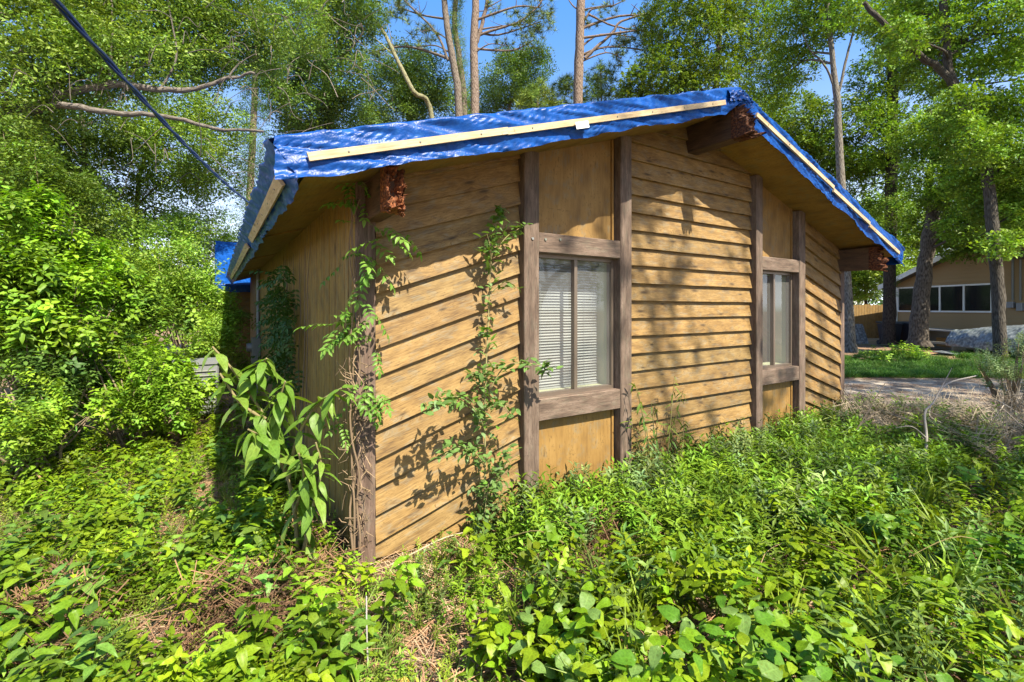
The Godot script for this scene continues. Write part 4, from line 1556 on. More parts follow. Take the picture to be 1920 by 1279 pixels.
	grow("forked_tree", "leaning forked trunk in front of the row of dark windows", [P(1722, 648, 17), P(1727, 560, 17), P(1738, 470, 17), P(1750, 400, 17), P(1772, 330, 17), P(1790, 240, 17)], 0.30, 0.12,
		[[1780, 330, 16, 62, 432], [1850, 350, 15, 60, 405], [1720, 400, 19, 50, 243], [1800, 250, 16, 62, 432], [1740, 260, 17, 46, 270], [1880, 420, 15, 46, 270], [1820, 420, 15, 40, 175]], "broad1", 0.5, maple * 1.05, "", Color(0.12, 0.105, 0.09),
		[[[P(1747, 420, 17), P(1742, 350, 17), P(1750, 280, 17), P(1740, 200, 17)], 0.15, 0.07], [[P(1745, 430, 17), P(1765, 390, 17), P(1800, 350, 17)], 0.1, 0.05]])
	grow("maple_tree", "large maple with a crooked trunk at the right edge and a limb reaching left", [P(1876, 668, 12), P(1872, 560, 12), P(1862, 430, 12), P(1846, 300, 12), P(1808, 195, 12), P(1780, 130, 12), P(1768, 0, 12), P(1760, -120, 12)], 0.145, 0.08,
		[[1850, 55, 12, 80, 486], [1905, 150, 12, 70, 405], [1750, 50, 13, 66, 378], [1690, 25, 13, 50, 256], [1830, 240, 13, 60, 324], [1910, 300, 12, 62, 351], [1640, 20, 14, 40, 162], [1900, 400, 12.5, 46, 270], [1840, 330, 12.5, 50, 256], [1870, 390, 12.8, 40, 175], [1760, 130, 13, 50, 202], [1835, 270, 11.4, 40, 150], [1800, 200, 11.4, 36, 110], [1700, 70, 11.5, 36, 100], [1880, 460, 11.5, 26, 60], [1960, 230, 12, 80, 351], [1850, -50, 12, 90, 351], [1960, 60, 12, 80, 324]], "broad2", 0.42, maple * 1.15, "", Color(0.085, 0.075, 0.066),
		[[[P(1800, 175, 12), P(1760, 128, 12), P(1718, 100, 12), P(1650, 35, 12), P(1620, 5, 12)], 0.10, 0.05], [[P(1846, 300, 12), P(1820, 250, 12), P(1790, 225, 12.2)], 0.05, 0.02]])
	# thin bare twigs that arch and hang among the leaves
	for k in [["live_oak", 20, 560, -10, 330, 8.3, 95], ["dark_oak", 520, 720, -10, 200, 16.6, 45], ["leafy_tree", 60, 380, 320, 560, 12.0, 40]]:
		var o: Node3D = get_node(k[0])
		var b := MB.new()
		for i in k[6]:
			b.tint = Color(0.30, 0.27, 0.23) * rr(0.6, 1.3)
			var a := P(rr(k[1], k[2]), rr(k[3], k[4]), k[5] + rr(-0.6, 1.2)) - o.position
			var z: float = k[5]
			var d := Vector3(rr(-1, 1), rr(-0.9, 0.7), rr(-0.5, 0.5)) * z * rr(0.05, 0.13)
			var q := smooth_path([a, a + d * 0.35 + Vector3(0, rr(0.0, 0.03) * z, 0), a + d * 0.75 + Vector3(rr(-0.01, 0.01), rr(-0.01, 0.015), 0) * z, a + d], 4)
			b.tube(q, tapered(q, z * 0.0011, z * 0.0004), 4)
		put("bare_twigs", b.fin(), M.bark, o, "stuff")
	# ---- trees beside and behind the camera: they shade the yard and show in the panes
	for k in [[Vector3(13.5, 0, 6.5), 0.3, [[Vector3(7.9, 12.3, 3.2), 1.9, 16], [Vector3(9.2, 10.6, 2.6), 1.3, 26], [Vector3(11.5, 13.5, 3.5), 1.8, 60], [Vector3(14.0, 15.0, 5.0), 2.4, 150], [Vector3(6.6, 13.6, 2.9), 1.3, 16]], "high sparse tree behind the camera on the right"],
		[Vector3(14.5, 0, -2.0), 0.28, [[Vector3(12.0, 10.5, -1.8), 2.0, 90], [Vector3(14.5, 12.5, -2.5), 2.6, 190], [Vector3(16.5, 10.0, -3.5), 2.4, 200], [Vector3(13.5, 8.0, -3.8), 1.3, 60]], "broad tree beside the drive beyond the right picture edge"],
		[Vector3(19.0, 0, 4.0), 0.3, [[Vector3(18.0, 6.0, 3.5), 3.0, 500], [Vector3(19.5, 9.5, 4.5), 3.4, 560], [Vector3(21.0, 4.5, 1.0), 3.0, 480], [Vector3(17.5, 3.0, 6.0), 2.4, 320]], "full leafy tree far right of the camera"]]:
		var o := thing("yard_tree", k[3], "tree", k[0])
		var b := MB.new()
		b.tint = grey
		var xk := []
		var ck := []
		var top: Vector3 = k[2][2][0] - k[0]
		var path := smooth_path([Vector3.ZERO, Vector3(0.1, top.y * 0.4, 0), Vector3(top.x * 0.3, top.y * 0.75, top.z * 0.3), top], 5)
		b.tube(path, tapered(path, k[1], 0.08), 9)
		put("trunk", b.fin(), M.bark, o)
		b = MB.new()
		b.tint = grey
		for l in k[2]:
			var c: Vector3 = l[0] - k[0]
			var q := smooth_path([path[8], path[8].lerp(c, 0.5) + Vector3(0, 0.4, 0), c], 4)
			b.tube(q, tapered(q, 0.09, 0.03), 6)
			for i in l[2]:
				var d := Vector3(rr(-1, 1), rr(-1, 1), rr(-1, 1))
				d = d.normalized() * pow(rg.randf(), 0.45) * l[1]
				xk.append(Transform3D(rand_basis(1.0).scaled(Vector3.ONE * rr(0.5, 1.0)), c + d))
				ck.append(leafcol(maple, l[0] + d))
		put("limbs", b.fin(), M.bark, o)
		multi("crown", SP.broad0, M.leaf, xk, ck, o)
	# ---- far wood
	var xs := []
	var cs := []
	var tr := MB.new()
	tr.tint = Color(0.2, 0.17, 0.14)
	for i in 9000:
		var z := rr(34, 58)
		var a := rr(-1.25, 1.25)
		var hmax := 5.0 + 4.0 * fn.get_noise_2d(a * 9.0, 3.0) + (3.0 if a > 0.5 else 0.0)
		var p := Vector3(a * z, rr(0.2, maxf(hmax, 2.5)), -z)
		if fn.get_noise_3d(p.x * 0.35, p.y * 0.5, p.z * 0.2) < -0.2:
			continue
		xs.append(Transform3D(rand_basis(1.0).scaled(Vector3.ONE * rr(1.1, 2.2)), p))
		cs.append(leafcol(Color(0.085, 0.15, 0.03), p))
	var wood := multi("far_woods", SP.broad0, M.leaf, xs, cs)
	tag(wood, "continuous band of woodland far behind the houses", "woods")

# ---------------------------------------------------------------- shrubs at the left
func shrub(called: String, label: String, base: Vector3, lobes: Array, spray: String, size: float, col: Color, group := "", mt := "leaf") -> void:
	var o := thing(called, label, "shrub", base, group)
	var b := MB.new()
	b.tint = Color(0.22, 0.17, 0.11)
	for l in lobes:
		for k in 4:
			var c := P(l[0], l[1], l[2]) - base
			var r: float = l[3] / FOCAL * l[2]
			var e := c + Vector3(rr(-1, 1), rr(-0.3, 1), rr(-1, 1)) * r * 0.8
			var q := smooth_path([Vector3(rr(-0.15, 0.15), -0.05, rr(-0.15, 0.15)), e * 0.5 + Vector3(rr(-0.2, 0.2), rr(0, 0.3), rr(-0.2, 0.2)) * r, e], 4)
			b.tube(q, tapered(q, 0.016 + 0.004 * r, 0.004), 5)
	put("stems", b.fin(), M.twig, o)
	var xs := []
	var cs := []
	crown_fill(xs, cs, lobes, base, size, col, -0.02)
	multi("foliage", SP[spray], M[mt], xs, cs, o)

func shrubs() -> void:
	var bright := Color(0.185, 0.325, 0.022)
	var mid := Color(0.185, 0.30, 0.034)
	shrub("bright_shrub", "bright large leaved shrub at the left picture edge under the oak", P(60, 830, 5.2), [[50, 450, 5.2, 62, 190], [20, 530, 4.8, 66, 200], [110, 560, 5.1, 62, 190], [50, 625, 4.8, 60, 180], [165, 500, 5.4, 40, 90], [185, 590, 5.6, 48, 120], [110, 400, 5.3, 22, 30], [60, 500, 5.6, 60, 120], [215, 540, 5.8, 26, 40], [150, 640, 5.0, 44, 90]], "sprig0", 0.24, bright)
	shrub("edge_shrub", "loose light green bush cut by the left picture edge above the ground cover", P(-40, 800, 6.6), [[-20, 660, 6.6, 60, 130], [20, 700, 6.4, 40, 80], [-60, 600, 6.8, 60, 120], [-90, 690, 6.4, 60, 110]], "sprig1", 0.26, mid)
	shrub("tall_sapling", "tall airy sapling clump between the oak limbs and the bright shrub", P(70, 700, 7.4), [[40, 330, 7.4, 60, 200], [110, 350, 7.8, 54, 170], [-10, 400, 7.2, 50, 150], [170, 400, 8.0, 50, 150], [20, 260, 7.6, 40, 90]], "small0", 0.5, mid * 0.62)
	shrub("weed_thicket", "bright knee high weed thicket between the shrubs and the metal cabinet", P(240, 830, 5.2), [[220, 700, 5.6, 50, 130], [290, 720, 5.4, 46, 120], [160, 690, 5.4, 46, 120], [240, 770, 5.0, 50, 130], [320, 780, 5.2, 40, 90], [100, 700, 5.2, 44, 110], [180, 790, 4.7, 44, 110], [345, 720, 5.8, 22, 40]], "sprig2", 0.17, bright)
	shrub("weed_thicket", "yellow green weed thicket at the left edge above the ground cover", P(60, 900, 4.2), [[50, 770, 4.3, 50, 120], [0, 730, 4.6, 50, 120], [110, 810, 4.1, 46, 110], [20, 840, 4.0, 46, 110], [-30, 800, 4.2, 46, 100]], "sprig1", 0.13, Color(0.22, 0.35, 0.03))
	shrub("pale_shrub", "pale yellow green bush right of the bright large leaved shrub", P(230, 760, 7.4), [[230, 560, 7.2, 50, 130], [290, 600, 7.4, 50, 130], [190, 640, 6.8, 44, 100], [260, 650, 7.0, 46, 110]], "sprig1", 0.26, Color(0.15, 0.27, 0.03))
	shrub("thicket_shrub", "tall thin leaved thicket left of the wing tarp", P(350, 720, 10), [[310, 510, 9.6, 62, 320], [345, 560, 9.6, 46, 230], [280, 470, 10.5, 60, 240], [390, 430, 15.0, 50, 220], [350, 430, 11.5, 34, 140], [300, 560, 9.4, 50, 200], [400, 610, 9.5, 26, 110], [385, 640, 8.8, 34, 140], [430, 480, 16.0, 40, 160], [410, 540, 15.0, 40, 160]], "small0", 0.55, mid * 1.1)
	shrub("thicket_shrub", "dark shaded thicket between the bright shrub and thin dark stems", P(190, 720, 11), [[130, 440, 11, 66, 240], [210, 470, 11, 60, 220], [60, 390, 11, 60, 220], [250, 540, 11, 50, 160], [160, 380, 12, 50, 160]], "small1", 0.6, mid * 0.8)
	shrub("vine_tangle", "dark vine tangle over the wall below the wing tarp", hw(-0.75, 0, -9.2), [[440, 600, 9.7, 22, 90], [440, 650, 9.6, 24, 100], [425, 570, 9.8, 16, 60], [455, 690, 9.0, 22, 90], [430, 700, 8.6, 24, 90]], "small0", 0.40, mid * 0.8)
	shrub("low_shrub", "low light green bush before the grey metal cabinet", P(290, 800, 5.9), [[270, 730, 5.7, 40, 90], [330, 745, 5.9, 26, 44], [352, 765, 6.2, 20, 40], [340, 700, 6.4, 14, 20], [395, 740, 6.3, 12, 18], [210, 750, 5.5, 44, 90], [285, 690, 6.2, 36, 60]], "sprig2", 0.24, bright)
	shrub("low_shrub", "low grey green bush below the bright shrub at far left", P(90, 880, 4.6), [[60, 740, 4.6, 48, 90], [140, 720, 5.0, 48, 90], [30, 800, 4.3, 48, 80], [130, 790, 4.6, 40, 70]], "sprig0", 0.20, Color(0.10, 0.19, 0.035))
	shrub("pale_bush", "pale grey leaved bush by the brush pile at the right edge", P(1890, 800, 6.2), [[1895, 690, 6.2, 44, 70], [1860, 710, 6.3, 24, 26], [1915, 740, 6.0, 40, 60], [1840, 690, 6.4, 12, 10], [1920, 660, 6.1, 24, 30]], "weed0", 0.17, Color(0.20, 0.27, 0.13))
	shrub("yard_shrub", "low bright shrubs in front of the trash bins", P(1700, 690, 15), [[1690, 668, 14, 13, 30], [1720, 672, 13.5, 12, 26], [1610, 672, 14, 14, 30], [1640, 668, 14.5, 10, 18], [1660, 678, 13, 11, 20]], "sprig1", 0.26, mid * 1.2)

# ---------------------------------------------------------------- single plants
func leaf_mesh(l: float, w: float, seg: int, fold: float, droop: float, prof := 0) -> ArrayMesh:
	var b := MB.new()
	b.blade(Transform3D(), l, w, seg, fold, droop, prof, rr(0, 6))
	return b.fin()

func tinted(base: StandardMaterial3D, cols: Array) -> Array:
	var out := []
	for c in cols:
		var m: StandardMaterial3D = base.duplicate()
		m.albedo_color = lin(c.r, c.g, c.b)
		out.append(m)
	return out

func aim(dir: Vector3, roll: float) -> Basis:   # +x along dir, +y as upright as can be
	var x := dir.normalized()
	var z := x.cross(Vector3.UP)
	if z.length() < 0.01:
		z = Vector3.BACK
	z = z.normalized()
	return Basis(x, z.cross(x), z) * Basis(Vector3.RIGHT, roll)

func pinnate(pairs: int, l: float) -> ArrayMesh:
	var b := MB.new()
	b.tint = Color(0.7, 0.7, 0.4)
	b.tube([Vector3.ZERO, Vector3(l * 0.5, 0.02 * l, 0), Vector3(l, -0.12 * l, 0)], [0.004, 0.003, 0.002], 4)
	for i in pairs:
		var s := 0.2 + 0.75 * i / (pairs - 1.0)
		for sd in [-1, 1]:
			b.tint = Color.WHITE * rr(0.8, 1.2)
			b.leaf(Transform3D(Basis(Vector3.UP, sd * rr(0.9, 1.2)) * Basis(Vector3.BACK, rr(-0.3, 0.1)), Vector3(l * s, -0.12 * l * s * s, 0)), l * rr(0.26, 0.34), l * rr(0.12, 0.16), 3, 0.25, 0.3)
	b.tint = Color.WHITE
	b.leaf(Transform3D(Basis(Vector3.BACK, -0.3), Vector3(l, -0.12 * l, 0)), l * 0.36, l * 0.16, 3, 0.25, 0.3)
	return b.fin()

func plants() -> void:
	# dry stems and dead vine pieces over the straw
	dry_stems()
	# tall weed in front of the side wall
	var at := P(560, 1078, 2.82)
	at.y = 0.0
	var o := thing("tall_weed", "tall leaning weed with long drooping leaves before the shaded side wall", "plant", at)
	var lm := []
	for k in 4:
		lm.append(leaf_mesh(1.0, [0.36, 0.30, 0.42, 0.34][k], 6, 0.22, [0.35, 0.55, 0.25, 0.7][k]))
	var lmat := tinted(M.gloss_leaf, [Color(0.19, 0.34, 0.05), Color(0.24, 0.38, 0.065), Color(0.16, 0.30, 0.045)])
	var stems := [
		[at, P(548, 930, 2.82), P(505, 800, 2.78), P(445, 705, 2.74), P(398, 650, 2.7)],
		[P(540, 900, 2.82), P(560, 815, 2.74), P(600, 755, 2.7), P(640, 728, 2.66)],
		[P(520, 840, 2.8), P(495, 790, 2.7), P(450, 755, 2.62), P(412, 700, 2.58)],
		[at, P(585, 960, 2.72), P(602, 880, 2.68), P(592, 830, 2.64)],
		[P(538, 890, 2.82), P(505, 830, 2.68), P(465, 805, 2.58)],
		[P(552, 960, 2.82), P(570, 900, 2.68), P(560, 850, 2.6)],
		[P(512, 810, 2.8), P(520, 760, 2.72), P(535, 715, 2.68)],
		[P(470, 740, 2.76), P(478, 700, 2.7), P(500, 672, 2.66)]]
	for st in stems:
		var lp := []
		for p in st:
			lp.append(p - at)
		var path := smooth_path(lp, 5)
		var b := MB.new()
		b.tint = Color(0.20, 0.17, 0.08)
		b.tube(path, tapered(path, 0.014, 0.005), 6)
		put("stem", b.fin(), M.twig, o)
		var n := 24
		for i in n:
			var s := lerpf(0.16, 1.0, float(i) / (n - 1))
			var k: int = mini(int(s * (path.size() - 1)), path.size() - 2)
			var p: Vector3 = path[k].lerp(path[k + 1], s * (path.size() - 1) - k)
			var a := i * 2.4 + rr(-0.5, 0.5)
			var d := Vector3(cos(a), rr(-1.1, 0.3), sin(a))
			var leaf := put("leaf", lm[rg.randi() % 4], lmat[rg.randi() % 3], o)
			var sz := rr(0.09, 0.20) * (1.0 - 0.35 * maxf(s - 0.8, 0.0) / 0.2)
			leaf.transform = Transform3D(aim(d, rr(-0.4, 0.4)).scaled_local(Vector3.ONE * sz), p)
	# trumpet creeper on the house corner
	at = hw(-0.06, 0, 0.06)
	o = thing("corner_creeper", "climbing creeper with feathered leaves on the near house corner", "vine", at)
	for k in 3:
		var pts := []
		var t := rr(-0.05, 0.0)
		for i in 12:
			var y := i * 0.205
			pts.append(hw(t + rr(-0.03, 0.03), y, 0.05 + rr(-0.01, 0.03)) - at)
		var path := smooth_path(pts, 3)
		var b := MB.new()
		b.tint = Color(0.17, 0.12, 0.075)
		b.tube(path, tapered(path, 0.008, 0.003), 5)
		put("stem", b.fin(), M.twig, o)
	# dry tendrils and hanging dead bits
	var db := MB.new()
	for i in 150:
		db.tint = Color(0.24, 0.17, 0.105) * rr(0.5, 1.3)
		var p := hw(rr(-0.10, 0.05), rr(0.0, 1.35), 0.045 + rr(0, 0.04)) - at
		var e := p + Vector3(rr(-0.07, 0.07), rr(-0.12, 0.06), rr(-0.05, 0.05))
		db.tube([p, p.lerp(e, 0.5) + Vector3(rr(-0.02, 0.02), 0, rr(-0.02, 0.02)), e], [0.003, 0.003, 0.0015], 3)
	put("dry_tendrils", db.fin(), M.twig, o, "stuff")
	var pm := [pinnate(4, 1.0), pinnate(5, 1.0)]
	var pmat := tinted(M.leaf, [Color(0.11, 0.24, 0.03), Color(0.16, 0.30, 0.045)])
	for q in [[640, 605, 0.15, 9], [675, 590, 0.14, 7], [690, 635, 0.11, 5], [690, 735, 0.13, 9], [712, 725, 0.12, 5], [685, 400, 0.17, 5], [742, 430, 0.17, 4], [680, 490, 0.18, 6], [665, 520, 0.15, 3], [675, 360, 0.14, 5], [655, 790, 0.12, 4], [700, 470, 0.15, 2]]:
		for k in q[3]:
			var c := P(q[0] + rr(-24, 24), q[1] + rr(-24, 24), 2.85 + rr(-0.10, 0.06)) - at
			var d := Vector3(rr(-1, 1), rr(-0.9, 0.1), rr(-0.3, 1))
			var leaf := put("leaf", pm[k % 2], pmat[rg.randi() % 2], o)
			leaf.transform = Transform3D(aim(d, rr(-0.5, 0.5)).scaled_local(Vector3.ONE * q[2] * rr(0.8, 1.3)), c)
	# creeper on the shaded side wall
	at = hw(-0.08, 0, -2.6)
	o = thing("wall_creeper", "dark creeper spread over the shaded vertical board wall", "vine", at)
	for k in 9:
		var pts := []
		var z := rr(-3.4, -1.7)
		var dr := rr(-0.5, 0.5)
		for i in 8:
			pts.append(hw(-0.04 - rr(0, 0.02), i * 0.31, z + dr * i / 7.0 + rr(-0.06, 0.06)) - at)
		var path := smooth_path(pts, 3)
		var b := MB.new()
		b.tint = Color(0.16, 0.12, 0.08)
		b.tube(path, tapered(path, 0.007, 0.003), 4)
		put("stem", b.fin(), M.twig, o)
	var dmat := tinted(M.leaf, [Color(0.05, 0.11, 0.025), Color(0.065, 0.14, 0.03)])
	var made := 0
	while made < 190:
		var z := rr(-3.9, -1.2)
		var y := rr(0.75, 2.25)
		var dd := pow((z + 2.55 + (y - 1.5) * 0.25) / 0.75, 2.0) + pow((y - 1.45) / 0.68, 2.0)
		if dd > 1.0 + rr(-0.5, 0.3) or fn.get_noise_2d(z * 2.5, y * 2.5) < -0.25:
			continue
		made += 1
		var leaf := put("leaf", pm[made % 2], dmat[made % 2], o)
		leaf.transform = Transform3D(aim(Vector3(rr(-1.2, 0.3), rr(-0.8, 0.2), rr(-0.6, 0.6)), rr(-0.5, 0.5)).scaled_local(Vector3.ONE * rr(0.13, 0.24)), hw(-0.07 - rr(0, 0.12), y, z) - at)
	# climbing shrub on the sloped boards of the front wall
	at = hw(0.82, 0, 0.12)
	o = thing("wall_climber", "thin climbing shrub with small oval leaves on the sunlit left boards", "vine", at)
	var branches := [
		[hw(0.80, 0, 0.14), hw(0.83, 0.5, 0.10), hw(0.82, 1.0, 0.12), hw(0.86, 1.6, 0.10), hw(0.88, 2.05, 0.11), hw(0.93, 2.30, 0.15)],
		[hw(0.82, 0.75, 0.12), hw(0.70, 0.92, 0.22), hw(0.55, 1.04, 0.30), hw(0.42, 1.06, 0.36), hw(0.30, 1.02, 0.40)],
		[hw(0.81, 0.52, 0.13), hw(0.68, 0.66, 0.22), hw(0.52, 0.74, 0.30), hw(0.42, 0.72, 0.34)],
		[hw(0.84, 1.0, 0.12), hw(0.92, 1.18, 0.18), hw(1.04, 1.22, 0.22), hw(1.18, 1.20, 0.26), hw(1.27, 1.17, 0.28)],
		[hw(0.82, 0.85, 0.12), hw(0.76, 1.12, 0.2), hw(0.70, 1.20, 0.24)],
		[hw(0.87, 1.85, 0.11), hw(0.84, 2.0, 0.16), hw(0.80, 2.10, 0.18)],
		[hw(0.87, 1.95, 0.11), hw(0.98, 2.1, 0.14), hw(1.10, 2.18, 0.16)],
		[hw(0.86, 1.7, 0.11), hw(0.95, 1.78, 0.15), hw(1.02, 1.75, 0.18)],
		[hw(0.83, 0.3, 0.12), hw(0.92, 0.45, 0.16), hw(0.98, 0.62, 0.2)],
		[hw(0.80, 0.05, 0.14), hw(0.78, 0.2, 0.18), hw(0.80, 0.42, 0.2)],
		[hw(0.82, 0.9, 0.12), hw(0.9, 0.95, 0.2), hw(0.96, 0.86, 0.24)]]
	var weights := [1.0, 1.3, 1.1, 1.1, 1.2, 1.2, 1.2, 0.8, 1.3, 1.6, 1.3]
	var om := [leaf_mesh(1.0, 0.46, 4, 0.25, 0.2), leaf_mesh(1.0, 0.52, 4, 0.2, 0.35)]
	var omat := tinted(M.leaf, [Color(0.13, 0.23, 0.06), Color(0.18, 0.28, 0.12), Color(0.12, 0.25, 0.03)])
	var all := []
	for i in branches.size():
		var lp := []
		for p in branches[i]:
			lp.append(p - at)
		var path := smooth_path(lp, 6)
		var b := MB.new()
		b.tint = Color(0.25, 0.22, 0.10)
		b.tube(path, tapered(path, 0.009 if i == 0 else 0.005, 0.002), 5)
		put("stem", b.fin(), M.twig, o)
		var len := 0.0
		for k in path.size() - 1:
			len += path[k].distance_to(path[k + 1])
		var n := int(len * 125.0 * weights[i])
		for k in n:
			var s := rr(0.06 if i else 0.02, 1.0)
			if i == 0 and s > 0.55 and s < 0.82 and rg.randf() < 0.6:
				continue
			var f := s * (path.size() - 1)
			var q: Vector3 = path[mini(int(f), path.size() - 2)].lerp(path[mini(int(f), path.size() - 2) + 1], f - int(f))
			var spread := 0.055 if i else (0.10 if s < 0.5 else 0.035)
			q += Vector3(rr(-1, 1), rr(-0.6, 0.6), rr(-1, 1)) * spread
			all.append(Transform3D(aim(Vector3(rr(-1, 1), rr(-0.5, 0.7), rr(-0.6, 1)), rr(-0.7, 0.7)).scaled_local(Vector3.ONE * rr(0.042, 0.074)), q))
	var xs := []
	var cs := []
	for i in all.size():
		var j: int = (i * 7) % all.size()
		if i < 300:
			var leaf := put("leaf", om[i % 2], omat[rg.randi() % 3], o)
			leaf.transform = all[j] if all.size() % 7 else all[i]
		else:
			xs.append(all[j] if all.size() % 7 else all[i])
			cs.append(Color(0.11, 0.20, 0.05) * rr(0.75, 1.3))
	if xs.size() > 0:
		multi("small_leaves", om[0], M.leaf, xs, cs, o)
	# narrow leaved sprout in front of the middle boards
	at = hw(2.55, 0, 0.16)
	o = thing("narrow_sprout", "narrow leaved sprout growing against the middle boards by the brown post", "plant", at)
	var nm := [leaf_mesh(1.0, 0.17, 3, 0.2, 0.25), leaf_mesh(1.0, 0.21, 3, 0.2, 0.4)]
	var nmat := tinted(M.leaf, [Color(0.13, 0.22, 0.035), Color(0.09, 0.18, 0.03), Color(0.17, 0.21, 0.04)])
	for k in 9:
		var tt := rr(-0.28, 0.3)
		var hgt := rr(0.7, 1.25) - absf(tt) * 0.8
		var pts := [hw(2.55 + tt * 0.5, 0, 0.16) - at, hw(2.55 + tt * 0.8, hgt * 0.5, 0.14 + rr(0, 0.08)) - at, hw(2.55 + tt * 1.3, hgt, 0.12 + rr(0, 0.1)) - at]
		var path := smooth_path(pts, 5)
		var b := MB.new()
		b.tint = Color(0.2, 0.18, 0.07)
		b.tube(path, tapered(path, 0.005, 0.002), 4)
		put("stem", b.fin(), M.twig, o)
		for i in 24:
			var f := rr(0.25, 1.0) * (path.size() - 1)
			var q: Vector3 = path[mini(int(f), path.size() - 2)].lerp(path[mini(int(f), path.size() - 2) + 1], f - int(f))
			var leaf := put("leaf", nm[i % 2], nmat[rg.randi() % 3], o)
			leaf.transform = Transform3D(aim(Vector3(rr(-1, 1), rr(-0.9, 0.4), rr(-0.5, 0.8)), rr(-0.5, 0.5)).scaled_local(Vector3.ONE * rr(0.06, 0.11)), q)

# ---------------------------------------------------------------- ground plants
func house_to(p: Vector3) -> Vector2:   # (t, o)
	var r := p - Vector3(-0.941, 0, -2.87)
	return Vector2(r.dot(Vector3(0.8443, 0, -0.5358)), r.dot(Vector3(0.5358, 0, 0.8443)))

func inside_house(p: Vector3, m: float) -> bool:
	var q := house_to(p)
	return q.x > -m and q.x < W + m and q.y < m and q.y > -L - 4.0

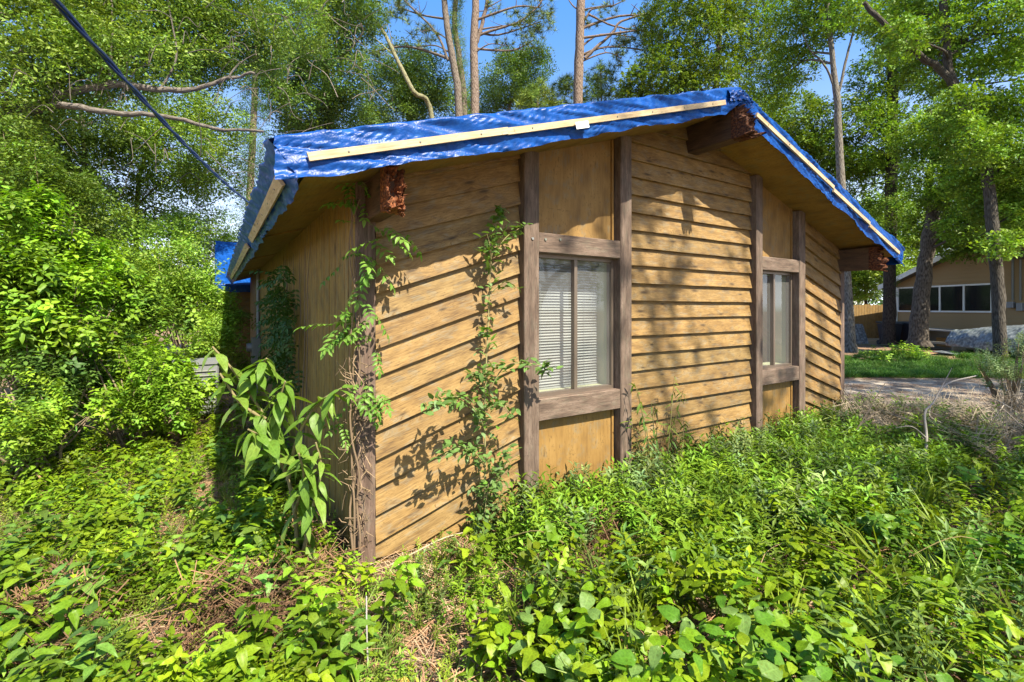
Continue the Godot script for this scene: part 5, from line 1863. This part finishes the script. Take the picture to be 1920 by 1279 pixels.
func beds() -> void:
	var f := noise(303, 0.8, 3)
	# pine straw and dead litter
	var xs := []
	var cs := []
	for i in 5200:
		var z := 1.3 + 9.0 * pow(rg.randf(), 1.6)
		var p := Vector3(rr(-1.25, 1.25) * z, 0, -z)
		if inside_house(p, 0.02):
			continue
		p.y = gh(p.x, p.z) + rr(0.0, 0.03)
		xs.append(Transform3D(rand_basis(0.25).scaled(Vector3.ONE * rr(0.14, 0.30)), p))
		cs.append((Color(0.36, 0.21, 0.125) if rg.randf() < 0.6 else Color(0.44, 0.33, 0.22)) * rr(0.35, 1.3))
	tag(multi("pine_straw", SP.straw, M.dry_leaf, xs, cs), "brown fallen pine straw and litter covering bare ground around the house", "litter")
	xs = []
	cs = []
	for i in 420:
		var z := 1.4 + 7.0 * pow(rg.randf(), 1.4)
		var p := Vector3(rr(-1.2, 1.2) * z, 0, -z)
		if inside_house(p, 0.05):
			continue
		p.y = gh(p.x, p.z) + rr(0.02, 0.07)
		xs.append(Transform3D(rand_basis(0.6).scaled(Vector3.ONE * rr(0.05, 0.10)), p))
		cs.append([Color(0.42, 0.20, 0.08), Color(0.30, 0.16, 0.08), Color(0.45, 0.34, 0.2), Color(0.5, 0.33, 0.06)][rg.randi() % 4])
	tag(multi("fallen_leaves", SP.fallen, M.dry_leaf, xs, cs), "curled dry leaves lying scattered between the plants", "leaves")
	xs = []
	cs = []
	for i in 900:
		var p := Vector3(rr(4.6, 13.0), 0.062, -8.75 + rr(-1.75, 1.75))
		if f.get_noise_2d(p.x * 1.2, p.z * 2.5) < 0.0 and absf(p.z + 8.75) < 1.3:
			continue
		xs.append(Transform3D(rand_basis(0.08).scaled(Vector3.ONE * rr(0.12, 0.26)), p))
		cs.append(Color(0.30, 0.18, 0.11) * rr(0.5, 1.3))
	tag(multi("drive_litter", SP.straw, M.dry_leaf, xs, cs), "brown needles strewn across the concrete drive", "litter")
	xs = []
	cs = []
	for i in 900:
		var z := 1.6 + 3.4 * rg.randf()
		var p := Vector3(-rr(0.05, 1.2) * z, 0, -z)
		if inside_house(p, 0.12) or f.get_noise_2d(p.x * 1.8 + 21.0, p.z * 1.8) < 0.02:
			continue
		if p.x / z > -0.35 and rg.randf() < 0.55:
			continue
		p.y = rr(0.0, 0.06)
		xs.append(Transform3D(rand_basis(0.55).scaled(Vector3.ONE * rr(0.16, 0.30)), p))
		cs.append(leafcol([Color(0.25, 0.38, 0.03), Color(0.18, 0.32, 0.06), Color(0.20, 0.34, 0.02)][rg.randi() % 3], p * 4.0))
	tag(multi("broad_weeds", SP.sprig1, M.gloss_leaf, xs, cs), "taller paired leaf weeds standing out of the left ground cover and straw", "weeds")
	xs = []
	cs = []
	for i in 420:
		var k: Vector3 = [Vector3(-1.35, 0, -2.45), Vector3(-1.0, 0, -3.3), Vector3(0.35, 0, -2.35), Vector3(-2.35, 0, -2.3), Vector3(0.45, 0, -3.0)][i % 5]
		var p := k + Vector3(rr(-1, 1), 0, rr(-1, 1)) * rr(0.05, 0.38)
		if inside_house(p, 0.05):
			continue
		p.y = rr(0.02, 0.13)
		xs.append(Transform3D(rand_basis(1.0).scaled(Vector3.ONE * rr(0.16, 0.30)), p))
		cs.append(Color(0.20, 0.115, 0.065) * rr(0.4, 1.3))
	tag(multi("twig_tangle", SP.straw, M.dry_leaf, xs, cs), "dark brown dead twig tangles between the plants before the corner", "dead twigs")
	# broad leaved creeping vine at the lower right
	var at := Vector3(1.6, 0, -2.6)
	var o := thing("creeping_vine", "bright broad leaved creeping vine filling the lower right foreground", "plant", at)
	xs = []
	cs = []
	var top := []
	for i in 6000:
		var z := 1.25 + 3.6 * rg.randf()
		var p := Vector3(rr(-0.35, 1.35) * z, 0, -z)
		var q := house_to(p)
		var edge := 0.95 + 0.16 * (q.x - 0.7) + 0.25 * f.get_noise_2d(p.x * 2.0, p.z * 2.0)
		if q.y < edge or q.x < 0.12 + 0.25 * f.get_noise_2d(p.x * 3.0, p.z * 3.0) + maxf(0.0, 0.2 * (2.0 - q.y)):
			continue
		var hgt := 0.28 * clampf((q.x + 0.15) / 0.6, 0.25, 1.0) + 0.12 * f.get_noise_2d(p.x * 1.5, p.z * 1.5) + 0.07 * f.get_noise_2d(p.x * 5.0, p.z * 5.0)
		var bare := f.get_noise_2d(p.x * 1.3 + 30.0, p.z * 1.3)
		if bare > 0.30 or f.get_noise_2d(p.x * 3.5, p.z * 3.5 + 70.0) > 0.30:
			continue
		p.y = hgt * pow(rg.randf(), 0.6)
		var col := Color(0.235, 0.36, 0.016) if f.get_noise_2d(p.x * 0.9, p.z * 0.9 + 9.0) > -0.12 else Color(0.13, 0.27, 0.024)
		xs.append(Transform3D(rand_basis(1.25 if i % 3 == 0 else 0.7).scaled(Vector3.ONE * rr(0.08, 0.19)), p - at))
		cs.append(leafcol(col, p * 3.0))
		if rg.randf() < 0.5:
			top.append([p.length() + rr(0, 0.5), Vector3(p.x, hgt + rr(0.08, 0.20), p.z) - at])
	for k in 5:
		var xk := []
		var ck := []
		for i in range(k, xs.size(), 5):
			xk.append(xs[i])
			ck.append(cs[i])
		multi("foliage", SP[["ivy0", "ivy1", "ivy2", "sprig0", "sprig2"][k]], M.gloss_leaf, xk, ck, o)
	top.sort_custom(func(a, c): return a[0] < c[0])
	var bm := [leaf_mesh(1.0, 0.66, 5, 0.22, 0.3, 1), leaf_mesh(1.0, 0.54, 5, 0.28, 0.4, 1), leaf_mesh(1.0, 0.72, 5, 0.16, 0.2, 1)]
	var bmat := tinted(M.gloss_leaf, [Color(0.20, 0.37, 0.015), Color(0.12, 0.28, 0.022), Color(0.28, 0.41, 0.018), Color(0.21, 0.35, 0.09)])
	for i in mini(300, top.size()):
		var leaf := put("leaf", bm[i % 3], bmat[rg.randi() % 4], o)
		var a := rr(0, TAU)
		leaf.transform = Transform3D(aim(Vector3(cos(a), rr(-0.5, 0.35), sin(a)), rr(-0.5, 0.5)).scaled_local(Vector3.ONE * rr(0.045, 0.095)), top[i][1])
	# other plants that push through the vine
	var wx := []
	var wc := []
	var gx := []
	var gc := []
	for i in 700:
		var z := 1.35 + 3.2 * rg.randf()
		var p := Vector3(rr(-0.1, 1.3) * z, 0, -z)
		var q := house_to(p)
		if q.y < 1.1 or q.x < 0.3 or f.get_noise_2d(p.x * 1.7 + 11.0, p.z * 1.7) < -0.05:
			continue
		p.y = rr(0.10, 0.22)
		if i % 3 == 0:
			gx.append(Transform3D(rand_basis(0.8).scaled(Vector3.ONE * rr(0.18, 0.34)), p - at))
			gc.append(leafcol(Color(0.19, 0.26, 0.03), p * 3.0))
		else:
			wx.append(Transform3D(rand_basis(0.7).scaled(Vector3.ONE * rr(0.16, 0.30)), p - at))
			wc.append(leafcol(Color(0.14, 0.23, 0.05), p * 3.0))
	tag(multi("tall_weeds", SP.weed0, M.leaf, wx, wc), "narrow leaved weeds pushing up through the foreground vine", "weeds")
	get_node("tall_weeds").position = at
	tag(multi("bent_grass", SP.grass, M.leaf, gx, gc), "bent grass blades standing among the foreground vine leaves", "grass")
	get_node("bent_grass").position = at
	# runners
	for k in 7:
		var s := Vector3(rr(0.1, 2.6), rr(0.2, 0.35), -rr(1.8, 3.3)) - at
		var a := rr(0, TAU)
		var d := Vector3(cos(a), 0, sin(a)) * rr(0.3, 0.6)
		var path := smooth_path([s, s + d * 0.5 + Vector3.UP * rr(0.03, 0.12), s + d], 5)
		var b := MB.new()
		b.tint = Color(0.16, 0.13, 0.045)
		b.tube(path, tapered(path, 0.0038, 0.002), 5)
		put("runner", b.fin(), M.twig, o)
	# fine leaved weeds along the front wall
	xs = []
	cs = []
	for i in 5200:
		var t := rr(0.15, 7.2)
		var oo := 0.06 + 1.5 * rg.randf()
		var lim := 1.05 + 0.2 * (t - 0.7)
		if oo > minf(lim, 2.4):
			continue
		var p := hw(t, 0, oo)
		if f.get_noise_2d(p.x * 1.6 + 7.0, p.z * 1.6) < -0.30 + (0.28 if t < 1.0 else 0.0) + (0.2 if t > 5.5 else 0.0):
			continue
		if t < 0.7 and rg.randf() < 0.6:
			continue
		var sz := rr(0.14, 0.34) * (0.6 if t < 0.8 else 1.0)
		p.y = rr(-0.02, 0.12) if t > 0.9 else -0.02
		xs.append(Transform3D(rand_basis(0.4).scaled(Vector3.ONE * sz), p))
		var grey := f.get_noise_2d(p.x * 2.0 + 3.0, p.z * 2.0)
		cs.append(leafcol(Color(0.165, 0.285, 0.022) if grey < 0.2 else Color(0.19, 0.27, 0.10), p * 2.0))
	for k in 2:
		var xk := []
		var ck := []
		for i in range(k, xs.size(), 2):
			xk.append(xs[i])
			ck.append(cs[i])
		tag(multi("low_weeds", SP["weed%d" % k], M.leaf, xk, ck), ["fine leaved green weeds in a band along the front wall", "small grey green weeds mixed in along the front wall foot"][k], "weeds")
	# left ground cover
	xs = []
	cs = []
	for i in 8200:
		var z := 1.35 + 6.0 * pow(rg.randf(), 1.3)
		var p := Vector3(-rr(0.30, 1.25) * z, 0, -z)
		if p.x / z > -0.42 and rg.randf() < 0.75:
			continue
		if inside_house(p, 0.12):
			continue
		var c := f.get_noise_2d(p.x * 1.1 + 60.0, p.z * 1.1)
		var left := clampf((-p.x / z - 0.30) / 0.6, 0.0, 1.0)
		if c < 0.10 - 0.30 * left or f.get_noise_2d(p.x * 4.0, p.z * 4.0 + 33.0) > 0.28:
			continue
		p.y = rr(0.0, 0.10)
		xs.append(Transform3D(rand_basis(1.2 if i % 3 == 0 else 0.6).scaled(Vector3.ONE * rr(0.05, 0.15) * (1.0 + 0.07 * z)), p))
		cs.append(leafcol(Color(0.235, 0.36, 0.02), p * 2.5))
	for k in 3:
		var xk := []
		var ck := []
		for i in range(k, xs.size(), 3):
			xk.append(xs[i])
			ck.append(cs[i])
		tag(multi("ground_cover", SP[["sprig0", "ivy1", "sprig2"][k]], M.gloss_leaf, xk, ck), ["pointed leaved ground cover left of the house", "round leaved ground cover on the left between the straw", "upright seedlings spread through the left ground cover"][k], "ground cover")
	# sparse seedlings and grass in the straw by the corner
	xs = []
	cs = []
	for i in 3600:
		var z := 1.4 + 3.6 * pow(rg.randf(), 1.2)
		var p := Vector3(rr(-1.2, 0.35) * z, 0, -z)
		if inside_house(p, 0.04) or f.get_noise_2d(p.x * 2.2, p.z * 2.2 + 50.0) < -0.05:
			continue
		xs.append(Transform3D(rand_basis(0.3).scaled(Vector3.ONE * rr(0.06, 0.16)), p))
		cs.append(leafcol(Color(0.22, 0.31, 0.035), p * 2.0))
	tag(multi("seedlings", SP.weed1, M.leaf, xs, cs), "thin yellow green seedlings in the straw before the house corner", "seedlings")
	# lawn beyond the drive and tufts near the house
	xs = []
	cs = []
	for i in 15000:
		var z := 10.3 + 6.0 * pow(rg.randf(), 1.3)
		var p := Vector3(rr(0.60, 1.25) * z, 0, -z)
		if inside_house(p, 0.1):
			continue
		if z > 13.0 and f.get_noise_2d(p.x * 0.6, p.z * 0.6) < -0.05 + (z - 13.0) * 0.06:
			continue
		p.y = gh(p.x, p.z)
		xs.append(Transform3D(rand_basis(0.2).scaled(Vector3.ONE * rr(0.12, 0.26)), p))
		cs.append(leafcol(Color(0.075, 0.175, 0.025), p))
	tag(multi("lawn_grass", SP.grass, M.leaf, xs, cs), "green grass strip beyond the concrete drive", "grass")
	xs = []
	cs = []
	for i in 1900:
		var z := 1.5 + 4.5 * rg.randf()
		var p := Vector3(rr(-1.1, 0.2) * z, 0, -z)
		if inside_house(p, 0.03) or f.get_noise_2d(p.x * 1.5 + 90.0, p.z * 1.5) < 0.0:
			continue
		p.y = gh(p.x, p.z)
		xs.append(Transform3D(rand_basis(0.3).scaled(Vector3.ONE * rr(0.08, 0.2)), p))
		cs.append(leafcol(Color(0.21, 0.28, 0.06), p))
	tag(multi("wild_grass", SP.grass, M.leaf, xs, cs), "loose wild grass tufts in the left foreground", "grass")

# ---------------------------------------------------------------- small things
func clutter() -> void:
	# service cable
	var o := thing("service_cable", "thick dark blue overhead service cable running down to the left eave", "cable", Vector3(-2.4, 3.3, -2.6))
	var a := P(130, -30, 2.5)
	var c := hw(-0.03, 3.5, -7.3)
	var start := a + (a - c).normalized() * 3.0
	for k in 2:
		var pts := []
		for i in 60:
			var s := i / 59.0
			var p := start.lerp(c, s) + Vector3(0, -0.22 * sin(s * PI), 0)
			var w := i * 1.1 + k * PI
			p += Vector3(cos(w) * 0.010, sin(w) * 0.010, 0)
			pts.append(p - o.position)
		var b := MB.new()
		b.tube(smooth_path(pts, 3), tapered(smooth_path(pts, 3), 0.012, 0.012), 6)
		put("strand", b.fin(), M.cable, o)
	# grey metal cabinet in the weeds
	o = thing("metal_cabinet", "grey metal air conditioner cabinet half hidden in weeds by the side wall", "air conditioner", P(366, 778, 7.0) * Vector3(1, 0, 1))
	o.rotation.y = house.rotation.y
	var b := MB.new()
	b.timber(Vector3(-0.30, 0.05, -0.3), Vector3(0.30, 0.78, 0.3), 1, 0.02)
	put("body", b.fin(), M.grey_metal, o)
	b = MB.new()
	b.timber(Vector3(-0.32, 0.78, -0.32), Vector3(0.32, 0.82, 0.32), 1, 0.015)
	put("lid", b.fin(), M.grey_metal, o)
	for i in 9:
		b = MB.new()
		b.box(Transform3D(Basis(Vector3.RIGHT, 0.5), Vector3(0, 0.14 + i * 0.068, 0.306)), Vector3(0.52, 0.006, 0.03))
		put("louvre_slat", b.fin(), M.dark_metal, o)
	# pale upright stick
	var stick := func(called: String, label: String, pts: Array, r0: float, r1: float, col: Color, side: Array) -> void:
		var w := thing(called, label, "branch", pts[0])
		var lp := []
		for p in pts:
			lp.append(p - pts[0])
		var path := smooth_path(lp, 4)
		var m := MB.new()
		m.tint = col
		m.tube(path, tapered(path, r0, r1), 7, 0.12, rg)
		put("stem", m.fin(), M.twig, w)
		for s in side:
			var sp := []
			for p in s:
				sp.append(p - pts[0])
			var pa := smooth_path(sp, 4)
			m = MB.new()
			m.tint = col * 0.8
			m.tube(pa, tapered(pa, r0 * 0.55, 0.002), 5)
			put("side_branch", m.fin(), M.twig, w)
	stick.call("pale_stick", "pale barkless stick standing upright in the weeds at right", [P(1705, 925, 4.3), P(1732, 872, 4.3), P(1737, 820, 4.35), P(1734, 775, 4.4), P(1750, 755, 4.45), P(1775, 720, 4.6), P(1830, 705, 4.7)], 0.016, 0.005, Color(0.27, 0.245, 0.22),
		[[P(1735, 820, 4.35), P(1710, 800, 4.3), P(1680, 802, 4.3)], [P(1750, 755, 4.45), P(1785, 690, 4.6)]])
	stick.call("dead_branch", "thin dark dead branch crossing before the concrete drive", [P(1570, 850, 4.8), P(1610, 800, 4.8), P(1640, 750, 4.8), P(1660, 718, 4.8)], 0.008, 0.003, Color(0.14, 0.11, 0.09),
		[[P(1610, 800, 4.8), P(1650, 770, 4.9), P(1700, 785, 5)], [P(1640, 750, 4.8), P(1600, 735, 4.8)], [P(1625, 775, 4.8), P(1600, 760, 4.7), P(1580, 745, 4.7)]])
	stick.call("dead_branch", "long thin bare twig lying along the wall foot near the corner", [P(700, 1075, 2.85), P(760, 1045, 2.9), P(830, 1010, 3.0), P(872, 998, 3.1)], 0.007, 0.003, Color(0.36, 0.3, 0.22), [])
	stick.call("dead_branch", "grey twig propped in the weeds below the first window", [P(915, 1100, 2.7), P(960, 1070, 2.75), P(1005, 1045, 2.8)], 0.007, 0.004, Color(0.34, 0.29, 0.24), [])
	stick.call("wire_stake", "thin straight wire stake in the straw before the corner", [P(692, 1290, 2.05), P(688, 1200, 2.05), P(687, 1118, 2.06)], 0.004, 0.003, Color(0.35, 0.33, 0.33), [])
	stick.call("dead_branch", "brown broken stem slanting through the left ground cover", [P(15, 850, 4.2), P(60, 880, 4.1), P(100, 925, 4.0)], 0.012, 0.006, Color(0.28, 0.17, 0.10), [])
	stick.call("dead_branch", "thin bare twigs leaning on the side wall by the corner", [P(600, 1060, 3.1), P(625, 1010, 3.05), P(650, 985, 3.0)], 0.006, 0.003, Color(0.34, 0.27, 0.16), [[P(600, 1060, 3.1), P(640, 1000, 3.0)]])
	# brush pile
	o = thing("brush_pile", "grey heap of cut dry branches and leaves at the right edge", "brush pile", P(1830, 860, 5.2) * Vector3(1, 0, 1))
	for i in 60:
		var s := Vector3(rr(-0.9, 1.3), rr(0.02, 0.45), rr(-0.8, 0.9))
		var an := rr(0, TAU)
		var d := Vector3(cos(an), rr(-0.15, 0.3), sin(an)) * rr(0.3, 0.9)
		var path := smooth_path([s, s + d * 0.5 + Vector3(rr(-0.08, 0.08), rr(-0.05, 0.1), rr(-0.08, 0.08)), s + d], 4)
		b = MB.new()
		b.tint = Color(0.36, 0.31, 0.25) * rr(0.5, 1.25)
		b.tube(path, tapered(path, rr(0.004, 0.012), 0.002), 5)
		put("twig", b.fin(), M.twig, o)
	var xs := []
	var cs := []
	for i in 900:
		var p := Vector3(rr(-1.2, 1.5), 0, rr(-1.0, 1.0))
		p.y = rr(0.0, 0.42) * clampf(1.3 - p.length() * 0.6, 0.2, 1.0)
		xs.append(Transform3D(rand_basis(1.2).scaled(Vector3.ONE * rr(0.05, 0.11)), p))
		cs.append([Color(0.30, 0.24, 0.14), Color(0.24, 0.17, 0.11), Color(0.22, 0.22, 0.10), Color(0.34, 0.30, 0.22)][rg.randi() % 4] * rr(0.7, 1.2))
	multi("dry_leaves", SP.fallen, M.dry_leaf, xs, cs, o)
	xs = []
	cs = []
	for i in 420:
		var p := Vector3(rr(-1.2, 1.5), 0, rr(-1.0, 1.0))
		p.y = rr(0.05, 0.40)
		xs.append(Transform3D(rand_basis(1.3).scaled(Vector3.ONE * rr(0.2, 0.34)), p))
		cs.append(Color(0.34, 0.28, 0.20) * rr(0.5, 1.2))
	multi("fine_twigs", SP.straw, M.dry_leaf, xs, cs, o)

func dry_stems() -> void:
	var o := thing("dry_stems", "tangled thin dry brown stems lying over the straw and through the weeds", "dead stems", Vector3(0, 0, -2.5))
	var b := MB.new()
	for i in 420:
		var z := 1.4 + 3.4 * rg.randf()
		var p := Vector3(rr(-1.15, 0.35 if i % 3 else 1.2) * z, rr(0.0, 0.06), -z)
		if inside_house(p, 0.05):
			continue
		p.y += gh(p.x, p.z) + (0.22 if p.x > 0.3 and house_to(p).y > 0.9 else 0.0) * rg.randf()
		var a := rr(0, TAU)
		var d := Vector3(cos(a), rr(-0.05, 0.35), sin(a)) * rr(0.12, 0.5)
		var q := smooth_path([p - o.position, p - o.position + d * 0.5 + Vector3(rr(-0.05, 0.05), rr(0, 0.06), rr(-0.05, 0.05)), p - o.position + d], 4)
		b.tint = Color(0.34, 0.22, 0.13) * rr(0.4, 1.4)
		b.tube(q, tapered(q, rr(0.0015, 0.004), 0.001), 4)
	put("stems", b.fin(), M.twig, o, "stuff")
